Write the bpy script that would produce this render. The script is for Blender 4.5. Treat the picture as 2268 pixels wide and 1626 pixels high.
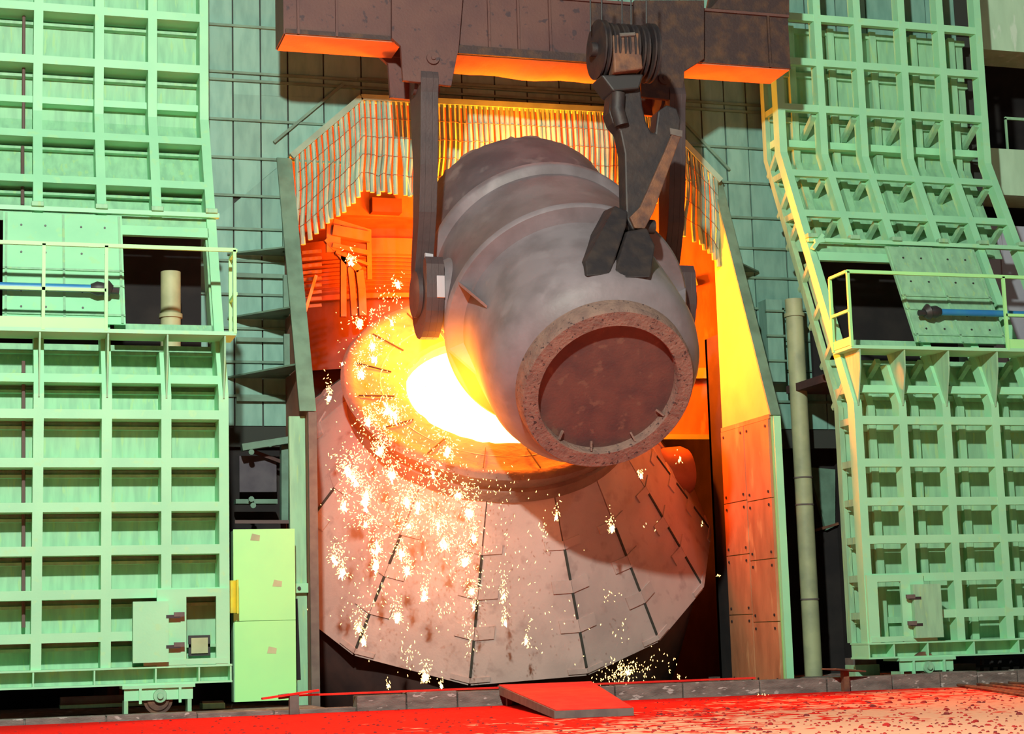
import bpy, math, random
from mathutils import Vector, Matrix
random.seed(7)
sc = bpy.context.scene
for o in list(bpy.data.objects):
    bpy.data.objects.remove(o, do_unlink=True)
COL = sc.collection
PI = math.pi
# ------------------------------------------------------------------ camera
# world: X along the shop wall (right), Y away from the camera, Z up; metres
FPX = 3912.0
YAW, PIT, ROL = (math.radians(a) for a in (16.95, 8.62, -1.68))
CAM = Vector((0, 0, 1.25))
fwd = Vector((math.sin(YAW)*math.cos(PIT), math.cos(YAW)*math.cos(PIT), math.sin(PIT)))
r0 = Vector((math.cos(YAW), -math.sin(YAW), 0)); u0 = r0.cross(fwd)
rgt = math.cos(ROL)*r0 + math.sin(ROL)*u0
upv = -math.sin(ROL)*r0 + math.cos(ROL)*u0
cd = bpy.data.cameras.new('camera'); cam = bpy.data.objects.new('camera', cd); COL.objects.link(cam)
M = Matrix(((rgt.x, upv.x, -fwd.x, CAM.x), (rgt.y, upv.y, -fwd.y, CAM.y), (rgt.z, upv.z, -fwd.z, CAM.z), (0, 0, 0, 1)))
cam.matrix_world = M
cd.sensor_fit = 'HORIZONTAL'; cd.sensor_width = 36.0; cd.lens = 36.0*FPX/2268.0
cd.clip_end = 300
sc.camera = cam
def P(px, py, Y):
    """point of the photograph (2268 x 1626) at depth Y"""
    d = fwd + (px-1134)/FPX*rgt - (py-813)/FPX*upv
    return CAM + d*((Y-CAM.y)/d.y)
# ------------------------------------------------------------------ world, exposure
w = bpy.data.worlds.new('shop_air'); sc.world = w; w.use_nodes = True
bg = w.node_tree.nodes['Background']
bg.inputs[0].default_value = (0.55, 0.72, 0.70, 1); bg.inputs[1].default_value = 0.035
vs = sc.view_settings
vs.view_transform = 'Standard'; vs.look = 'None'; vs.exposure = 0.0; vs.gamma = 1.0
try: vs.use_curve_mapping = False
except Exception: pass
# ------------------------------------------------------------------ high-bay lamp of the charging aisle, with an added fill lamp
def lamp(name, loc, power, radius, color):
    l = bpy.data.lights.new(name, 'POINT'); l.energy = power; l.shadow_soft_size = radius; l.color = color
    o = bpy.data.objects.new(name, l); o.location = loc; COL.objects.link(o); return o
lamp('overhead_light', (0.5, 7.0, 13.6), 24500, 0.35, (0.93, 1.0, 0.86))
lamp('overhead_light', (21.0, 2.0, 17.0), 1300, 0.6, (0.90, 1.0, 0.92))  # added fill lamp, not a known fixture of the aisle
# fire: light given off by the hot metal falling into the vessel, by the ladle mouth and by the sparks
FIRE = (1.0, 0.150, 0.005)
lamp('pouring_fire_light', (8.2, 31.5, 6.75), 3600, 0.45, FIRE)
lamp('vessel_fire_light', (11.1, 32.5, 7.5), 9000, 0.4, (1.0, 0.115, 0.003))
lamp('ladle_mouth_fire_light', (9.6, 31.0, 9.60), 3000, 0.5, (1.0, 0.19, 0.006))
lamp('spark_shower_light', (6.5, 28.8, 3.6), 300, 0.9, FIRE)
lamp('hood_fire_light', (9.4, 35.2, 8.9), 3000, 0.7, (1.0, 0.085, 0.002))
# ------------------------------------------------------------------ materials
MATS = {}
def mat(name, c1, c2=None, scale=3.0, rough=0.6, metal=0.0, bump=0.0, bscale=25.0, lo=0.40, hi=0.65, spots=None,
        sscale=14.0, sl=0.60, sh=0.68, vary=0.0, stretch=None, emit=None, estr=0.0):
    if name in MATS: return MATS[name]
    m = bpy.data.materials.new(name); m.use_nodes = True; nt = m.node_tree; N = nt.nodes; L = nt.links
    b = N['Principled BSDF']
    b.inputs['Roughness'].default_value = rough; b.inputs['Metallic'].default_value = metal
    tc = N.new('ShaderNodeTexCoord'); src = tc.outputs['Object']
    if stretch:
        mp = N.new('ShaderNodeMapping'); mp.inputs['Scale'].default_value = stretch
        L.new(src, mp.inputs[0]); src = mp.outputs[0]
    def noise(s, d=5.0):
        n = N.new('ShaderNodeTexNoise'); n.inputs['Scale'].default_value = s; n.inputs['Detail'].default_value = d
        L.new(src, n.inputs['Vector']); return n.outputs['Fac']
    def ramp(fac, a, bb):
        r = N.new('ShaderNodeMapRange'); r.inputs['From Min'].default_value = a; r.inputs['From Max'].default_value = bb
        L.new(fac, r.inputs['Value']); return r.outputs[0]
    def mix(f, a, bb):
        x = N.new('ShaderNodeMix'); x.data_type = 'RGBA'; L.new(f, x.inputs[0])
        for i, v in ((6, a), (7, bb)):
            if isinstance(v, tuple): x.inputs[i].default_value = (*v, 1)
            else: L.new(v, x.inputs[i])
        return x.outputs[2]
    col = c1
    if c2: col = mix(ramp(noise(scale), lo, hi), c1, c2)
    if spots: col = mix(ramp(noise(sscale, 3), sl, sh), col, spots)
    if vary:
        oi = N.new('ShaderNodeObjectInfo'); hs = N.new('ShaderNodeHueSaturation')
        r = N.new('ShaderNodeMapRange'); r.inputs['To Min'].default_value = 1-vary; r.inputs['To Max'].default_value = 1+vary*0.6
        L.new(oi.outputs['Random'], r.inputs['Value']); L.new(r.outputs[0], hs.inputs['Value'])
        if isinstance(col, tuple): hs.inputs['Color'].default_value = (*col, 1)
        else: L.new(col, hs.inputs['Color'])
        col = hs.outputs['Color']
    if isinstance(col, tuple): b.inputs['Base Color'].default_value = (*col, 1)
    else: L.new(col, b.inputs['Base Color'])
    if bump:
        bp = N.new('ShaderNodeBump'); bp.inputs['Strength'].default_value = bump; bp.inputs['Distance'].default_value = 0.03
        L.new(noise(bscale), bp.inputs['Height']); L.new(bp.outputs[0], b.inputs['Normal'])
    if emit:
        b.inputs['Emission Color'].default_value = (*emit, 1); b.inputs['Emission Strength'].default_value = estr
    MATS[name] = m; return m
GREEN = mat('pale_green_paint', (0.35, 0.79, 0.47), (0.31, 0.73, 0.44), 1.3, 0.55, 0.0, 0.05, spots=(0.37, 0.76, 0.41), sscale=5)
GREENP = mat('green_panel_sheet', (0.31, 0.62, 0.38), (0.24, 0.49, 0.31), 2.0, 0.6, stretch=(4, 4, 0.7), spots=(0.34, 0.60, 0.30), sscale=3)
GREENB = mat('yellow_green_sheet', (0.40, 0.93, 0.36), (0.36, 0.86, 0.36), 0.9, 0.5, lo=0.45, hi=0.7)
TEAL = mat('teal_wall_panel', (0.20, 0.41, 0.34), (0.15, 0.33, 0.275), 2.2, 0.6, vary=0.14, stretch=(3, 3, 0.8))
DTEAL = mat('dull_teal_steel', (0.14, 0.27, 0.20), (0.10, 0.19, 0.14), 3, 0.6)
DARK = mat('recess_shade', (0.012, 0.010, 0.012), (0.022, 0.018, 0.018), 2, 0.9)  # near-black stands in for the shade in recesses, pit and hatches
SEAM = mat('dark_joint', (0.035, 0.04, 0.035), rough=0.9)
BEAM = mat('brown_beam_steel', (0.125, 0.058, 0.050), (0.095, 0.043, 0.043), 1.2, 0.7, bump=0.2, spots=(0.055, 0.032, 0.038), sscale=7.0, sl=0.63, sh=0.69)
BEAMD = mat('rusty_and_shaded_steel', (0.045, 0.026, 0.026), (0.10, 0.050, 0.028), 4.0, 0.7, bump=0.3, lo=0.45, hi=0.7)
HOOK = mat('hook_steel', (0.070, 0.046, 0.048), (0.050, 0.034, 0.038), 3, 0.55, bump=0.15)
HOOKW = mat('worn_bright_steel', (0.50, 0.46, 0.50), rough=0.4)
AUX = mat('aux_hook_steel', (0.022, 0.017, 0.020), (0.042, 0.029, 0.026), 4, 0.6, bump=0.3, bscale=9)
RUST = mat('rusty_brown_bar', (0.19, 0.085, 0.045), (0.085, 0.042, 0.034), 5, 0.7, bump=0.3)
LADLE = mat('ladle_shell_steel', (0.235, 0.195, 0.215), (0.165, 0.135, 0.148), 1.6, 0.52, bump=0.12, bscale=14, spots=(0.29, 0.25, 0.27), sscale=1.9, sl=0.60, sh=0.80)
LADLED = mat('sooty_upper_shell', (0.115, 0.092, 0.105), (0.075, 0.060, 0.072), 1.8, 0.6, bump=0.25, bscale=10, spots=(0.17, 0.145, 0.155), sscale=2.2, sl=0.60, sh=0.72)
LADLEB = mat('ladle_bottom_plate', (0.135, 0.060, 0.050), (0.085, 0.042, 0.042), 2.2, 0.75, bump=0.2, spots=(0.16, 0.085, 0.065), sscale=5)
LRING = mat('ladle_ring_crust', (0.24, 0.145, 0.115), (0.17, 0.10, 0.085), 5, 0.8, bump=0.7, bscale=18, spots=(0.06, 0.035, 0.035), sscale=16, sl=0.62, sh=0.66)
SHIELD = mat('shield_plate_steel', (0.48, 0.375, 0.355), (0.40, 0.315, 0.30), 1.3, 0.7, bump=0.12, spots=(0.34, 0.255, 0.24), sscale=3.5, sl=0.58, sh=0.75, vary=0.06)
LIP = mat('vessel_lip_crust', (0.22, 0.15, 0.12), (0.17, 0.11, 0.09), 3, 0.8, bump=0.6, bscale=8)
LINING = mat('refractory_lining', (0.45, 0.34, 0.26), (0.36, 0.26, 0.2), 4, 0.9, bump=0.4)
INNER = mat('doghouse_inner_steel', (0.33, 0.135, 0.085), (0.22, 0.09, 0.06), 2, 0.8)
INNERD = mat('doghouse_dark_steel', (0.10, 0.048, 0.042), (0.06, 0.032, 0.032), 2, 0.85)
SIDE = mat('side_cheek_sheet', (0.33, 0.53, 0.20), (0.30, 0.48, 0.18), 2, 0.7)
RUSTP = mat('rusty_wear_plate', (0.52, 0.235, 0.115), (0.38, 0.165, 0.08), 2.6, 0.75, bump=0.25, bscale=10, spots=(0.58, 0.32, 0.16), sscale=3.5, sl=0.62, sh=0.70, vary=0.10, stretch=(1, 1, 0.35))
PIPE = mat('curtain_pipe_steel', (0.26, 0.44, 0.33), (0.20, 0.35, 0.27), 3, 0.55, vary=0.2)
WIRE = mat('tie_wire', (0.10, 0.07, 0.05), rough=0.7)
YPOST = mat('pale_pipe_paint', (0.42, 0.46, 0.26), (0.28, 0.32, 0.20), 2.0, 0.6)
CREAM = mat('cream_column_paint', (0.50, 0.52, 0.30), (0.36, 0.38, 0.22), 2.0, 0.6)
BLUE = mat('blue_cylinder_paint', (0.03, 0.20, 0.52), (0.04, 0.26, 0.50), 3, 0.4)
BLACK = mat('black_steel', (0.03, 0.028, 0.03), rough=0.5)
BROWNP = mat('brown_conduit', (0.14, 0.085, 0.080), rough=0.7)
YELLOW = mat('yellow_sign_paint', (0.72, 0.70, 0.03), (0.40, 0.42, 0.06), 1.6, 0.5)
KERB = mat('kerb_concrete', (0.22, 0.19, 0.17), (0.13, 0.11, 0.10), 3, 0.9, bump=0.5, spots=(0.46, 0.42, 0.40), sscale=5, sl=0.62, sh=0.66, stretch=(1, 1, 3))
STEELG = mat('grey_brown_plate', (0.15, 0.13, 0.115), (0.11, 0.09, 0.085), 5, 0.8)
REDGLOW = mat('fire_glow_red', (0.72, 0.010, 0.006), (0.78, 0.03, 0.015), 4, 0.95, bump=0.3)  # fire's red light put into the colour of upward faces
CONC = mat('green_concrete', (0.50, 0.76, 0.54), (0.42, 0.66, 0.46), 1.6, 0.8, spots=(0.62, 0.82, 0.66), sscale=2.5, stretch=(2, 2, 0.6))
LILAC = mat('lilac_sheeting', (0.42, 0.44, 0.52), (0.36, 0.38, 0.46), 2, 0.7)
SLAG = mat('slag_lump', (0.42, 0.012, 0.010), (0.16, 0.012, 0.014), 3, 0.9, vary=0.3, lo=0.5, hi=0.6)
HOT = mat('molten_metal', (0, 0, 0), emit=(1.0, 0.36, 0.06), estr=22.0)
SPARK = mat('burning_spark', (0, 0, 0), emit=(1.0, 0.55, 0.17), estr=5.5)
SPARKC = mat('white_hot_spark', (0, 0, 0), emit=(1.0, 0.80, 0.50), estr=14.0)
# ------------------------------------------------------------------ mesh helpers
def wloc(o):
    v = Vector((0, 0, 0))
    while o: v += o.location; o = o.parent
    return v
class MB:
    def __init__(s): s.v = []; s.f = []
    def add(s, vs, fs):
        n = len(s.v); s.v += [Vector(p) for p in vs]; s.f += [tuple(i+n for i in f) for f in fs]; return s
    def box(s, x0, x1, y0, y1, z0, z1):
        return s.hexa([(x0, y0, z0), (x1, y0, z0), (x1, y1, z0), (x0, y1, z0), (x0, y0, z1), (x1, y0, z1), (x1, y1, z1), (x0, y1, z1)])
    def hexa(s, p):
        return s.add(p, [(3, 2, 1, 0), (4, 5, 6, 7), (0, 1, 5, 4), (1, 2, 6, 5), (2, 3, 7, 6), (3, 0, 4, 7)])
    def prism(s, poly, d):
        """planar polygon (3-D points) pushed along vector d"""
        n = len(poly); a = [Vector(p) for p in poly]; b = [p+Vector(d) for p in a]
        return s.add(a+b, [tuple(range(n))[::-1], tuple(range(n, 2*n))] + [(i, (i+1) % n, (i+1) % n+n, i+n) for i in range(n)])
    def bar(s, a, b, w, h, up=(0, 0, 1)):
        a = Vector(a); b = Vector(b); d = (b-a).normalized(); u = Vector(up)
        x = d.cross(u)
        if x.length < 1e-4: x = d.cross(Vector((0, 1, 0)))
        x.normalize(); u = x.cross(d).normalized(); x *= w/2; u *= h/2
        return s.hexa([a-x-u, a+x-u, a+x+u, a-x+u, b-x-u, b+x-u, b+x+u, b-x+u])
    def tube(s, pts, r, n=8, cap=True):
        pts = [Vector(p) for p in pts]; rs = r if isinstance(r, (list, tuple)) else [r]*len(pts)
        vs = []; fs = []; ref = None
        for i, p in enumerate(pts):
            d = (pts[min(i+1, len(pts)-1)]-pts[max(i-1, 0)]).normalized()
            if ref is None:
                ref = d.cross(Vector((0, 0, 1)))
                if ref.length < 1e-3: ref = Vector((1, 0, 0))
            x = (ref-d*ref.dot(d)).normalized(); ref = x; y = d.cross(x)
            vs += [p+rs[i]*(math.cos(2*PI*k/n)*x+math.sin(2*PI*k/n)*y) for k in range(n)]
        for i in range(len(pts)-1):
            for k in range(n):
                fs.append((i*n+k, i*n+(k+1) % n, (i+1)*n+(k+1) % n, (i+1)*n+k))
        if cap: fs += [tuple(range(n))[::-1], tuple(range((len(pts)-1)*n, len(pts)*n))]
        return s.add(vs, fs)
    def lathe(s, prof, c, ax, n=64, a0=0.0, a1=2*PI, xr=(1, 0, 0), caps=(False, False), rfun=None):
        """prof: list of (distance along axis, radius)"""
        c = Vector(c); ax = Vector(ax).normalized(); x = Vector(xr); x = (x-ax*x.dot(ax)).normalized(); y = ax.cross(x)
        full = abs(a1-a0-2*PI) < 1e-6; m = n if full else n+1
        vs = []; fs = []
        for j, (h, r) in enumerate(prof):
            for k in range(m):
                t = a0+(a1-a0)*k/n; rr = r if rfun is None else rfun(j, t, r)
                vs.append(c+ax*h+rr*(math.cos(t)*x+math.sin(t)*y))
        for j in range(len(prof)-1):
            for k in range(n):
                k2 = (k+1) % m
                fs.append((j*m+k, j*m+k2, (j+1)*m+k2, (j+1)*m+k))
        if caps[0]: fs.append(tuple(range(m))[::-1])
        if caps[1]: fs.append(tuple(range((len(prof)-1)*m, len(prof)*m)))
        return s.add(vs, fs)
    def build(s, name, m, parent=None, smooth=False, bevel=0.0):
        off = wloc(parent) if parent else Vector((0, 0, 0))
        me = bpy.data.meshes.new(name); me.from_pydata([tuple(p-off) for p in s.v], [], s.f); me.update()
        me.materials.append(m)
        if smooth:
            for p in me.polygons: p.use_smooth = True
            try: me.set_sharp_from_angle(angle=math.radians(38))
            except Exception: pass
        o = bpy.data.objects.new(name, me); COL.objects.link(o)
        if parent: o.parent = parent
        if bevel:
            b = o.modifiers.new('bevel', 'BEVEL'); b.width = bevel; b.segments = 2; b.limit_method = 'ANGLE'
        return o
def thing(name, label, cat, loc, group=None):
    o = bpy.data.objects.new(name, None); COL.objects.link(o); o.location = loc; o.empty_display_size = 0.2
    return tag(o, label, cat, group)
def tag(o, label, cat, group=None, kind=None):
    o['label'] = label; o['category'] = cat
    if group: o['group'] = group
    if kind: o['kind'] = kind
    return o
def struct(o, label=None):
    o['kind'] = 'structure'
    if label: o['label'] = label
    return o
def bx(*a): return MB().box(*a)
FLZ = 0.15        # charging floor level
YW = 31.5         # face of the shop wall
XC = 9.65         # centre line of the converter bay
# ================================================================== SETTING
def floor_mat():
    m = bpy.data.materials.new('charging_floor'); m.use_nodes = True; nt = m.node_tree; N = nt.nodes; L = nt.links
    b = N['Principled BSDF']; b.inputs['Roughness'].default_value = 0.95
    b.inputs['Specular IOR Level'].default_value = 0.1
    g = N.new('ShaderNodeTexCoord'); sp = N.new('ShaderNodeSeparateXYZ'); L.new(g.outputs['Object'], sp.inputs[0])
    def mth(op, a, bb):
        n = N.new('ShaderNodeMath'); n.operation = op
        for i, v in ((0, a), (1, bb)):
            if isinstance(v, (int, float)): n.inputs[i].default_value = v
            else: L.new(v, n.inputs[i])
        return n.outputs[0]
    def noise(s, d=4.0):
        n = N.new('ShaderNodeTexNoise'); n.inputs['Scale'].default_value = s; n.inputs['Detail'].default_value = d
        L.new(g.outputs['Object'], n.inputs[0]); return n.outputs['Fac']
    # fire's red glow put into the dust colour, a long bank along the kerb, thinning out to the right and the near side
    glow_band = mth('SUBTRACT', mth('SUBTRACT', sp.outputs[1], 19.6), mth('MULTIPLY', mth('SUBTRACT', sp.outputs[0], 5.6), 0.76))
    k = mth('ADD', mth('ADD', mth('MULTIPLY', glow_band, 0.20), mth('MULTIPLY', mth('SUBTRACT', noise(0.9), 0.5), 2.4)), mth('MULTIPLY', mth('SUBTRACT', noise(5.0, 3), 0.5), 4.0))
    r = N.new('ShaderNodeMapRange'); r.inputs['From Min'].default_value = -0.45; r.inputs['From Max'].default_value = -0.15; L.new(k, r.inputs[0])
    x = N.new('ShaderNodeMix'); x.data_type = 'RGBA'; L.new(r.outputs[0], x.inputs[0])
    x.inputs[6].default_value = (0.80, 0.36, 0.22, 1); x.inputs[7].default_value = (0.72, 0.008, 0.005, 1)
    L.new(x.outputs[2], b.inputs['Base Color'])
    bp = N.new('ShaderNodeBump'); bp.inputs['Strength'].default_value = 0.5; bp.inputs['Distance'].default_value = 0.04
    L.new(noise(7.0), bp.inputs['Height']); L.new(bp.outputs[0], b.inputs['Normal'])
    return m
fl = bx(-30, 50, -12, 27.3, FLZ-0.3, FLZ).build('floor', floor_mat()); struct(fl, 'dusty charging floor with slag, red fire glow put into its colour')
KT, KTL = 0.41, 0.25
kb = bx(-12, 45, 27.36, 27.62, -2.0, KTL-0.04).build('trim_1', KERB); struct(kb, 'low concrete kerb along the edge of the charging floor')
x = -12.0
while x < 30:
    l = random.uniform(0.7, 1.5)
    kt = KT if x > 4.6 else KTL
    bx(x+0.01, x+l-0.01, 27.3-random.uniform(0, 0.02), 27.62, FLZ-0.2, kt-random.uniform(0, 0.035)).build('kerb_block', KERB, kb, bevel=0.015)
    x += l
rl = MB().box(4.7, 12.4, 27.34, 27.42, KT, KT+0.03).build('trim_2', REDGLOW); struct(rl, 'steel edge strip on top of the kerb')  # red fire glow is put into this strip's colour
sl = bx(-12, 5.3, 27.62, 33, -0.5, KTL-0.05).build('trim_3', KERB); struct(sl, 'concrete track slab below the left sliding door')
sl = bx(13.95, 45, 27.62, 33, -0.5, KT-0.1).build('trim_4', KERB); struct(sl, 'concrete track slab below the right sliding door')
pit = bx(-10, 40, 27.62, 45, -3.2, -3.0).build('trim_5', DARK); struct(pit, 'dark slag pit under the converter')
# ---- shop wall with the bay opening
OPEN = [(5.35, 0.0), (13.93, 0.0), (13.93, 10.00), (12.60, 11.33), (6.72, 11.27), (5.35, 10.04)]   # x, z, counter-clockwise
def clip(poly, a, b, keep_left):
    out = []
    def side(p): 
        v = (b[0]-a[0])*(p[1]-a[1])-(b[1]-a[1])*(p[0]-a[0])
        return v if keep_left else -v
    for i in range(len(poly)):
        p, q = poly[i], poly[(i+1) % len(poly)]; sp, sq = side(p), side(q)
        if sp >= 0: out.append(p)
        if (sp > 0 and sq < 0) or (sp < 0 and sq > 0):
            t = sp/(sp-sq); out.append((p[0]+t*(q[0]-p[0]), p[1]+t*(q[1]-p[1])))
    return out
def area(p): return 0.5*abs(sum(p[i][0]*p[(i+1) % len(p)][1]-p[(i+1) % len(p)][0]*p[i][1] for i in range(len(p)))) if len(p) > 2 else 0
def outside(rect, hole):
    rem = rect; res = []
    for i in range(len(hole)):
        a, b = hole[i], hole[(i+1) % len(hole)]
        o = clip(rem, a, b, False)
        if area(o) > 0.01: res.append(o)
        rem = clip(rem, a, b, True)
        if area(rem) < 1e-4: break
    return res
Z0W, Z1W = 4.72, 14.6
mb = MB()
for pc in outside([(3.3, Z0W), (20.0, Z0W), (20.0, Z1W), (3.3, Z1W)], OPEN):
    mb.prism([(p[0], YW+0.02, p[1]) for p in pc], (0, 0.12, 0))
wall = mb.build('wall_back', SEAM); struct(wall, 'teal panelled shop wall around the converter bay')
cols = [3.32, 3.92, P(515, 100, YW).x, P(576, 100, YW).x, P(636, 100, YW).x]
cols += [P(715, 100, YW).x, P(798, 100, YW).x]
while cols[-1] < 13.4: cols.append(cols[-1]+0.655)
cols[-1] = P(1606, 300, YW).x - 0.5
cols += [P(1606, 300, YW).x, P(1655, 300, YW).x, 15.4, 16.1, 16.8, 17.5, 18.2, 18.9, 19.6]
rows = [P(560, y, YW).z for y in (945, 878, 803, 729, 654, 580, 509, 436, 353, 269, 182, 165, 62, -45)] + [14.6]
g = 0.014
for i in range(len(cols)-1):
    for j in range(len(rows)-1):
        r_ = [(cols[i]+g, rows[j]+g), (cols[i+1]-g, rows[j]+g), (cols[i+1]-g, rows[j+1]-g), (cols[i]+g, rows[j+1]-g)]
        for pc in outside(r_, OPEN):
            d = random.uniform(0.03, 0.05)
            MB().prism([(p[0], YW+0.02-d, p[1]) for p in pc], (0, d+0.01, 0)).build('wall_panel', TEAL, wall)
for j in range(1, len(rows)-1):
    z = rows[j]
    for x0, x1 in ((3.4, 5.3 if z < 10 else 20.0 if z > 11.4 else 6.4), (14.0 if z < 10 else 12.8, 20.0)):
        if z > 11.4 and x0 > 4: continue
        bx(x0, x1, YW-0.075, YW-0.02, z-0.022, z+0.022).build('wall_rail', DTEAL, wall)
# ---- cheeks of the bay (left and right), tapering with the doors
def Yc(z): return 29.3 if z < 5.08 else min(31.42, 29.3+2.12*(z-5.08)/(10.02-5.08))
def on(px, py, fn, lo=27.5, hi=31.6):
    for _ in range(50):
        m_ = (lo+hi)/2; p = P(px, py, m_)
        if fn(p.z) > m_: lo = m_
        else: hi = m_
    return P(px, py, (lo+hi)/2)
def cheek(name, x0, x1, label, m, side):
    o = MB().prism([(x0, YW, 10.03), (x0, YW, -2), (x0, 29.3, -2), (x0, 29.3, 5.08), (x0, 31.42, 10.03)], (x1-x0, 0, 0)).build(name, m)
    struct(o, label); return o
wl = cheek('wall_left', 5.30, 5.42, 'left cheek wall of the converter bay', INNER, -1)
wr = cheek('wall_right', 13.84, 13.96, 'right cheek wall of the converter bay, lit yellow', SIDE, 1)
# wear plates on the inner face of the right cheek: two columns, uneven joints
for (y0, y1, zz) in ((30.42, 31.48, (0.2, 1.5, 2.62, 3.62, 5.02)), (29.32, 30.40, (0.2, 1.35, 2.48, 3.58, 5.02))):
    for a, b in zip(zz[:-1], zz[1:]):
        pl = bx(13.79, 13.84, y0+0.008, y1-0.008, a+0.008, b-0.008).build('wear_plate', RUSTP, wr)
        mb = MB()
        for yy in (y0+0.13, y1-0.13):
            for z in (a+0.12, b-0.12):
                mb.tube([(13.80, yy, z), (13.775, yy, z)], 0.028, 6)
        mb.build('bolt_heads', BLACK, pl)
bx(13.80, 13.84, 29.3, 31.48, 5.02, 5.10).build('joint_strip', RUSTP, wr)
# front flanges
def flange(name, m, x0, x1, parent, dy=0.05):
    MB().hexa([(x0, 29.3-dy, 5.08), (x1, 29.3-dy, 5.08), (x1, 29.3, 5.08), (x0, 29.3, 5.08), (x0, 31.42-dy, 10.05), (x1, 31.42-dy, 10.05), (x1, 31.42, 10.05), (x0, 31.42, 10.05)]).build(name, m, parent)
flange('sloped_flange', DTEAL, 5.16, 5.44, wl)
flange('sloped_flange', DTEAL, 13.82, 14.02, wr)
bx(5.30, 5.44, 29.22, 29.3, -1, 5.06).build('front_flange', STEELG, wl)
bx(13.86, 14.00, 29.22, 29.3, -1, 5.06).build('front_flange', GREEN, wr)
# triangular stiffener shelves and their rods outside both cheeks
for py in (548, 680, 806):
    p = on(662, py, Yc); z = p.z
    MB().prism([(5.28, p.y, z), (5.28, YW-0.08, z), (4.25, YW-0.08, z)], (0, 0, 0.03)).build('stiffener_shelf', DTEAL, wl)
    MB().prism([(13.98, p.y, z), (13.98, YW-0.08, z), (14.75, YW-0.08, z)], (0, 0, 0.03)).build('stiffener_shelf', DTEAL, wr)
    bx(5.20, 5.30, YW-0.5, YW-0.4, z, z+0.75).build('stiffener_bar', DTEAL, wl)
    bx(4.4, 5.28, YW-0.12, YW-0.08, z-0.42, z-0.34).build('stiffener_bar', DTEAL, wl)
# pale column strip beside the left cheek with latch and dark slot
lp = bx(5.02, 5.29, 29.5, 29.62, -0.2, 5.02).build('trim_6', GREENP); struct(lp, 'pale green strip column beside the left cheek of the bay')
bx(4.98, 5.30, 29.40, 29.50, 2.04, 2.20).build('latch_plate', GREEN, lp, bevel=0.01)
MB().tube([(5.14, 29.41, 2.12), (5.14, 29.37, 2.12)], 0.03, 8).build('latch_bolt', BLACK, lp)
MB().prism([(5.04, 29.485, 1.95), (5.13, 29.485, 1.95), (5.17, 29.485, 0.62), (5.04, 29.485, 0.62)], (0, 0.02, 0)).build('slot_shade', DARK, lp)
# ---- rooms behind: dark lower recess, bay interior, annex on the far right
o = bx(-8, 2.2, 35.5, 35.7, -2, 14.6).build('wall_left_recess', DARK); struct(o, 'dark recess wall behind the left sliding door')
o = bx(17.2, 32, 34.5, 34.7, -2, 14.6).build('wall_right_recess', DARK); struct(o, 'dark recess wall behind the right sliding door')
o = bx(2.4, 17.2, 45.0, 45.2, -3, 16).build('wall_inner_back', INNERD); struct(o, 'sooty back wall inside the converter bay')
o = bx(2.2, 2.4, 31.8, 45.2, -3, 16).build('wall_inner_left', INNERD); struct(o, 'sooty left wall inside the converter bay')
o = bx(16.6, 16.8, 31.8, 45.2, -3, 16).build('wall_inner_right', DARK); struct(o, 'dark right wall inside the converter bay')
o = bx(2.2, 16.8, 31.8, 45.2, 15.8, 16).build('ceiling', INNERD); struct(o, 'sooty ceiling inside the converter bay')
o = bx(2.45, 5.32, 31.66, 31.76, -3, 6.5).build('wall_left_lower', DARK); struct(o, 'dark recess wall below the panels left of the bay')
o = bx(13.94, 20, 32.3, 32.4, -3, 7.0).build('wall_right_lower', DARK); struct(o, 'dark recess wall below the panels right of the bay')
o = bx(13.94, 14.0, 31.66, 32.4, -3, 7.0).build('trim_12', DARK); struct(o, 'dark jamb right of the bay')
# right annex: green concrete wall, lintel, dark opening
a0 = P(2176, 100, 31.6).x
o = bx(a0-0.4, 30, 31.6, 32.6, P(2220, 112, 31.6).z, 15.5).build('wall_right_upper', CONC); struct(o, 'green concrete wall above the dark opening at far right')
o = bx(a0-0.4, 30, 31.6, 32.6, P(2230, 432, 31.6).z, P(2230, 330, 31.6).z).build('trim_7', CONC); struct(o, 'green concrete lintel beam under the dark opening')
o = bx(a0-0.4, 30, 32.0, 32.1, 4.0, P(2230, 500, 32.0).z).build('wall_right_sheeting', LILAC); struct(o, 'pale lilac sheet wall behind the right sliding door')
for k in range(9):
    bx(a0-0.3+k*0.62, a0-0.26+k*0.62, 31.96, 32.0, 4.0, P(2230, 500, 32.0).z).build('sheet_rib', LILAC, o)
# ================================================================== SLIDING DOORS
ZB2, ZB1, ZT = 5.15, 10.4, 14.4
def Yd(z): return 28.0 if z < ZB2 else 30.4 if z > ZB1 else 28.0+2.4*(z-ZB2)/(ZB1-ZB2)
def pbox(x0, x1, z0, z1, d0, d1):
    """box that follows the door's front profile between two heights; d0,d1 depths behind the front"""
    mb = MB(); zs = [z0]+[z for z in (ZB2, ZB1) if z0 < z < z1]+[z1]
    for a, b in zip(zs[:-1], zs[1:]):
        mb.hexa([(x0, Yd(a)+d0, a), (x1, Yd(a)+d0, a), (x1, Yd(a)+d1, a), (x0, Yd(a)+d1, a), (x0, Yd(b)+d0, b), (x1, Yd(b)+d0, b), (x1, Yd(b)+d1, b), (x0, Yd(b)+d1, b)])
    return mb
RAILS = [13.19, 12.27, 11.32, 9.94, 9.04, 5.42, 4.84, 4.08, 3.39, 2.72, 2.05, 1.40]
ZG1, ZG0 = 0.93, 0.65     # base girder
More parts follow.
